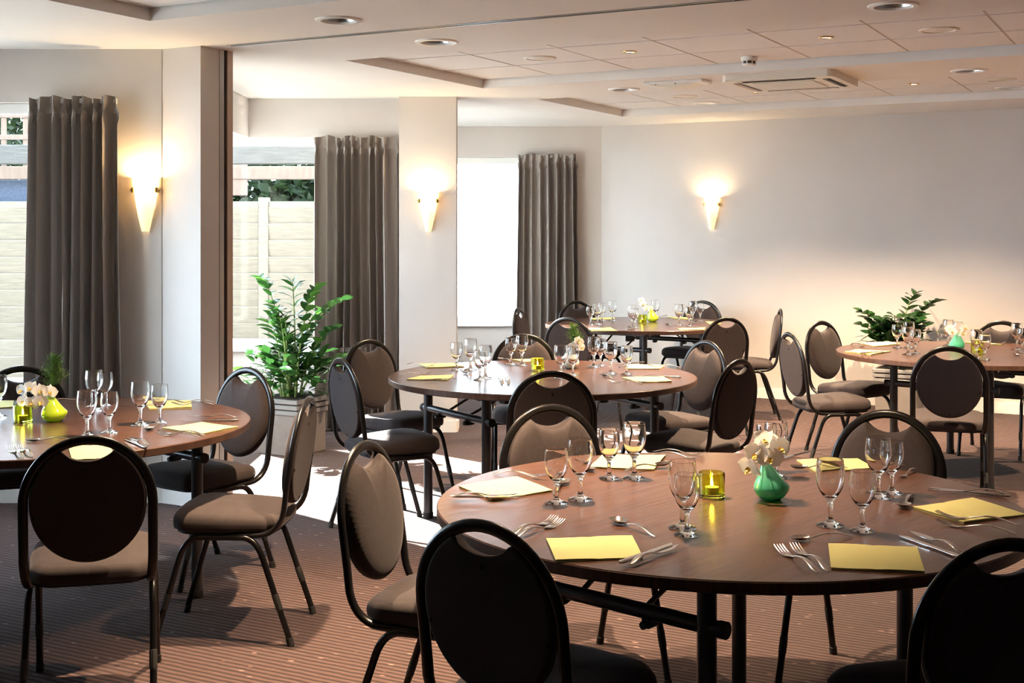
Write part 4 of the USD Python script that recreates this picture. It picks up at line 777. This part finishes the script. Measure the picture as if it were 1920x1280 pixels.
for tk, d in DATA['centre'].items():
    can(f'green glass tealight holder with lit candle on the {TN[tk]}', (*d['candle'], TZ + 0.0002))
    x, y = d['vase']; t = thing('bud_vase', f'small leaning {vname[tk]} glass vase on the {TN[tk]}', 'vase', (x, y, TZ + 0.0002)); ln = VLEAN[tk]
    rz = [(0.0005, 0.0), (0.020, 0.0), (0.036, 0.004), (0.047, 0.014), (0.0505, 0.026), (0.048, 0.038), (0.041, 0.052), (0.032, 0.067), (0.023, 0.083), (0.0165, 0.096), (0.0155, 0.103), (0.0140, 0.104), (0.0145, 0.096), (0.020, 0.083), (0.029, 0.066), (0.037, 0.050), (0.0005, 0.03)]
    p = np.array(rz); n = 44; g = np.arange(n) * 2 * np.pi / n
    V = np.stack([np.outer(p[:, 0], np.cos(g)), np.outer(p[:, 0], np.sin(g)), np.repeat(p[:, 1:2], n, 1)], -1)
    V[..., 0] += ln * (0.020 * (p[:, 1:2] / 0.104) ** 1.2 - 0.004); V[..., 2] += np.clip(-ln * V[..., 0], 0, 1) * 0.30 * np.exp(-((V[..., 2] - 0.015) / 0.03) ** 2) * (p[:, :1] > 0.03)
    F = [[i * n + j, i * n + (j + 1) % n, (i + 1) * n + (j + 1) % n] for i in range(len(p) - 1) for j in range(n)] + [[i * n + j, (i + 1) * n + (j + 1) % n, (i + 1) * n + j] for i in range(len(p) - 1) for j in range(n)]
    m = trimesh.Trimesh(V.reshape(-1, 3), F, process=False); m.invert() if m.volume < 0 else None
    obj('body', m, vase_mat[tk], t, smooth=60)
    o = thing('orchid_spray', f'white orchid spray in the {vname[tk]} vase on the {TN[tk]}', 'flowers', (x, y, TZ)); neck = np.array([ln * 0.016, 0, 0.095])
    for i, (bx_, by_, bz_, fx, fy, fz) in enumerate(ORCH[tk]):
        e = np.array([bx_, by_, bz_]); b = e - np.array([fx, fy, fz]) * 0.010; obj('stem', sweep(bez((ln * 0.012, 0, 0.045), neck + (0, 0, 0.01), (neck + b) / 2 + (0, 0, 0.03), b, n=9), 0.0014, n=6, ref=(0.3, 0.5, 0.2)), 'stalk', o)
        bloom(o, e, (fx, fy, fz), 0.042 if tk == 'T3' else 0.034, RNG.uniform(-0.4, 0.4))
def sprig(label, loc, h, lean, n):
    t = thing('evergreen_sprig', label, 'foliage', loc); st = bez((0, 0, 0), (lean[0] * 0.2, lean[1] * 0.2, h * 0.6), (lean[0], lean[1], h), n=10)
    obj('stem', sweep(st, np.linspace(0.002, 0.001, 10), n=6, ref=(0.5, 0.5, 0.1)), 'stalk', t); V, F = [], []
    for k in range(n):
        u = RNG.uniform(0.45, 1); i = u * 9; b = st[int(i)] * (1 - i % 1) + st[min(9, int(i) + 1)] * (i % 1); a = RNG.uniform(0, 6.28); d = np.array([math.cos(a), math.sin(a), RNG.uniform(0.2, 1.2)]); d /= np.linalg.norm(d); ln = h * RNG.uniform(0.18, 0.45) * (1.3 - u)
        for q in range(9):
            p0 = b + d * ln * q / 8; e = d * 0.010 + NP.normal(size=3) * 0.007; s = np.cross(e, [0.2, 0.3, 0.9]); s = s / (np.linalg.norm(s) + 1e-9) * 0.0017; j = len(V); V += [p0 - s, p0 + e * 1.3, p0 + s]; F.append([j, j + 1, j + 2])
    obj('foliage', trimesh.Trimesh(V, F, process=False), 'sprig_leaf', t, kind='stuff', smooth=False)
vx, vy = DATA['centre']['T1']['vase']; sprig('feathery green conifer sprig behind the lime vase beside the first curtain', (vx - 0.016, vy, TZ + 0.03), 0.215, (0.0, 0.05), 190)
vx, vy = DATA['centre']['T2']['vase']; sprig('feathery green conifer sprig behind the white vase', (vx + 0.016, vy, TZ + 0.03), 0.20, (0.0, 0.03), 100)

# ------------------------------------------------------------------ potted plants
def leaf(L, w):                                                # glossy ovate leaflet along +x, folded along its midrib, with thickness
    us = [0, 0.12, 0.35, 0.62, 0.85, 1.0]; ws = [0.06, 0.55, 1.0, 0.86, 0.45, 0.02]; V = []
    for u, q in zip(us, ws):
        z = 0.10 * L * math.sin(u * 2.2) - 0.10 * L * u * u
        V += [(L * u, -w * q, z + 0.16 * w * q), (L * u, 0, z), (L * u, w * q, z + 0.16 * w * q)]
    n = len(us); F = []
    for i in range(n - 1):
        for j in (0, 1): a = i * 3 + j; F += [[a, a + 3, a + 4], [a, a + 4, a + 1]]
    return np.array(V, float), F
rs = random.Random(21)
def zz_plant(label, loc, rz, stems, size, mats, trim, extra, wall=None):
    t = thing('potted_plant', label, 'potted plant', loc, rz); h = 0.175
    obj('planter_body', cbox((-h + 0.012, -h + 0.012, 0), (h - 0.012, h - 0.012, 0.272), 0.004), 'planter_body', t)
    for k in range(3): obj('planter_band', cbox((-h - 0.004 * k, -h - 0.004 * k, 0.272 + 0.038 * k), (h + 0.004 * k, h + 0.004 * k, 0.302 + 0.038 * k), 0.004), trim, t)
    for k in range(2): obj('planter_groove', cbox((-h + 0.014, -h + 0.014, 0.300 + 0.038 * k), (h - 0.014, h - 0.014, 0.312 + 0.038 * k), 0.001), 'dark_slot', t)
    obj('soil', cbox((-h + 0.02, -h + 0.02, 0.372), (h - 0.02, h - 0.02, 0.382), 0.002), 'soil', t)
    rng = random.Random(int(abs(loc[0]) * 1000))
    FV, FF, nv = [], [], 0
    for q in range(extra):                                     # dense low leaves round the stems, joined
        a = rng.uniform(0, 6.283)
        if wall is not None and math.cos(a + math.radians(rz - wall)) > 0.45: a += math.pi
        d = np.array([math.cos(a), math.sin(a), rng.uniform(-0.25, 0.9)]); d /= np.linalg.norm(d); c = np.array([0, 0, 0.42 if wall is None else 0.52]) + d * rng.uniform(0.08, 0.30) * np.array([1, 1, 0.9]) + np.array([0, 0, rng.uniform(0, 0.12)])
        x = d + np.array([rng.uniform(-.8, .8), rng.uniform(-.8, .8), rng.uniform(-.5, .6)]); x /= np.linalg.norm(x); y = np.cross([0.1, 0, 1.0], x); y /= np.linalg.norm(y); up = np.cross(x, y); L = size * rng.uniform(0.08, 0.11); V, F = leaf(L, L * 0.26)
        FV.append(c + V[:, :1] * x + V[:, 1:2] * y + V[:, 2:] * up); FF.append(np.array(F) + nv); nv += len(V)
    obj('foliage', trimesh.Trimesh(np.vstack(FV), np.vstack(FF), process=False), mats[0], t, kind='stuff', smooth=50)
    for (ang, reach, ht) in stems:
        if wall is not None and reach * math.cos(math.radians(ang + rz - wall)) > 0.20: ang += 150
        a = math.radians(ang); d = np.array([math.cos(a), math.sin(a), 0]); p0 = np.array([rng.uniform(-0.07, 0.07), rng.uniform(-0.07, 0.07), 0.375])
        p = bez(p0, p0 + d * reach * 0.15 + (0, 0, ht * 0.55), p0 + d * reach * 0.6 + (0, 0, ht * 0.95), p0 + d * reach + (0, 0, ht), n=16)
        st = obj('stem', sweep(p, np.linspace(0.0085, 0.0025, 16), n=8, ref=(-d[1], d[0], 0.01)), 'stalk', t); k = int(np.clip(np.hypot(reach, ht) / 0.07, 5, 9))
        for i in range(k):
            u = 0.20 + 0.80 * (i + 0.5) / k; q = u * 15; j = min(14, int(q)); c = p[j] * (1 - (q - j)) + p[j + 1] * (q - j); tg = p[j + 1] - p[j]; tg /= np.linalg.norm(tg)
            for s in (-1, 1):
                sd_ = np.cross(tg, d if abs(tg @ d) < 0.9 else [0, 0, 1.0]); sd_ /= np.linalg.norm(sd_); x = s * sd_ * 0.85 + tg * (0.42 + 0.5 * (u > 0.93)) + np.array([0, 0, rng.uniform(-0.12, 0.22)]); x /= np.linalg.norm(x)
                up = np.cross(x, np.cross(tg * 0.5 + [0, 0, 0.6], x)); up += np.array([rng.uniform(-.2, .2), rng.uniform(-.2, .2), 0.1]); up -= (up @ x) * x; up /= np.linalg.norm(up); y = np.cross(up, x)
                L = size * rng.uniform(0.085, 0.115) * (1 - 0.35 * abs(u - 0.6)); V, F = leaf(L, L * 0.26); V = c + V[:, :1] * x + V[:, 1:2] * y + V[:, 2:] * up
                obj('leaf', trimesh.Trimesh(V, F, process=False), rng.choice(mats), st, smooth=50)
zz_plant('lush bright green plant in a grey planter before the second window', (-1.50, 8.62, 0), 62, [(rs.uniform(0, 360), rs.uniform(0.10, 0.36), rs.uniform(0.30, 0.62)) for _ in range(9)] + [(rs.uniform(0, 360), rs.uniform(0.25, 0.42), rs.uniform(0.12, 0.34)) for _ in range(8)] + [(95, 0.22, 0.80), (60, 0.06, 0.78), (330, 0.16, 0.74), (300, 0.40, 0.66)], 1.2, ['zz_leaf', 'zz_leaf', 'zz_leaf_light'], 'planter_trim', 150)
zz_plant('dark green plant in a banded planter against the back wall', (*(W(-2.12, VB - 0.42)), 0), 62, [(rs.uniform(0, 360), rs.uniform(0.08, 0.26), rs.uniform(0.22, 0.42)) for _ in range(8)] + [(q, rs.uniform(0.12, 0.30), rs.uniform(0.30, 0.46)) for q in (95, 120, 140, 160, 175, 190, 205, 220, 240, 260)] + [(200, 0.36, 0.42), (185, 0.26, 0.30), (330, 0.20, 0.60), (300, 0.34, 0.55), (110, 0.36, 0.46)], 1.15, ['zz_leaf_dark', 'zz_leaf', 'zz_leaf_dark'], 'planter_trim', 110, math.degrees(math.atan2(CU, SU)))
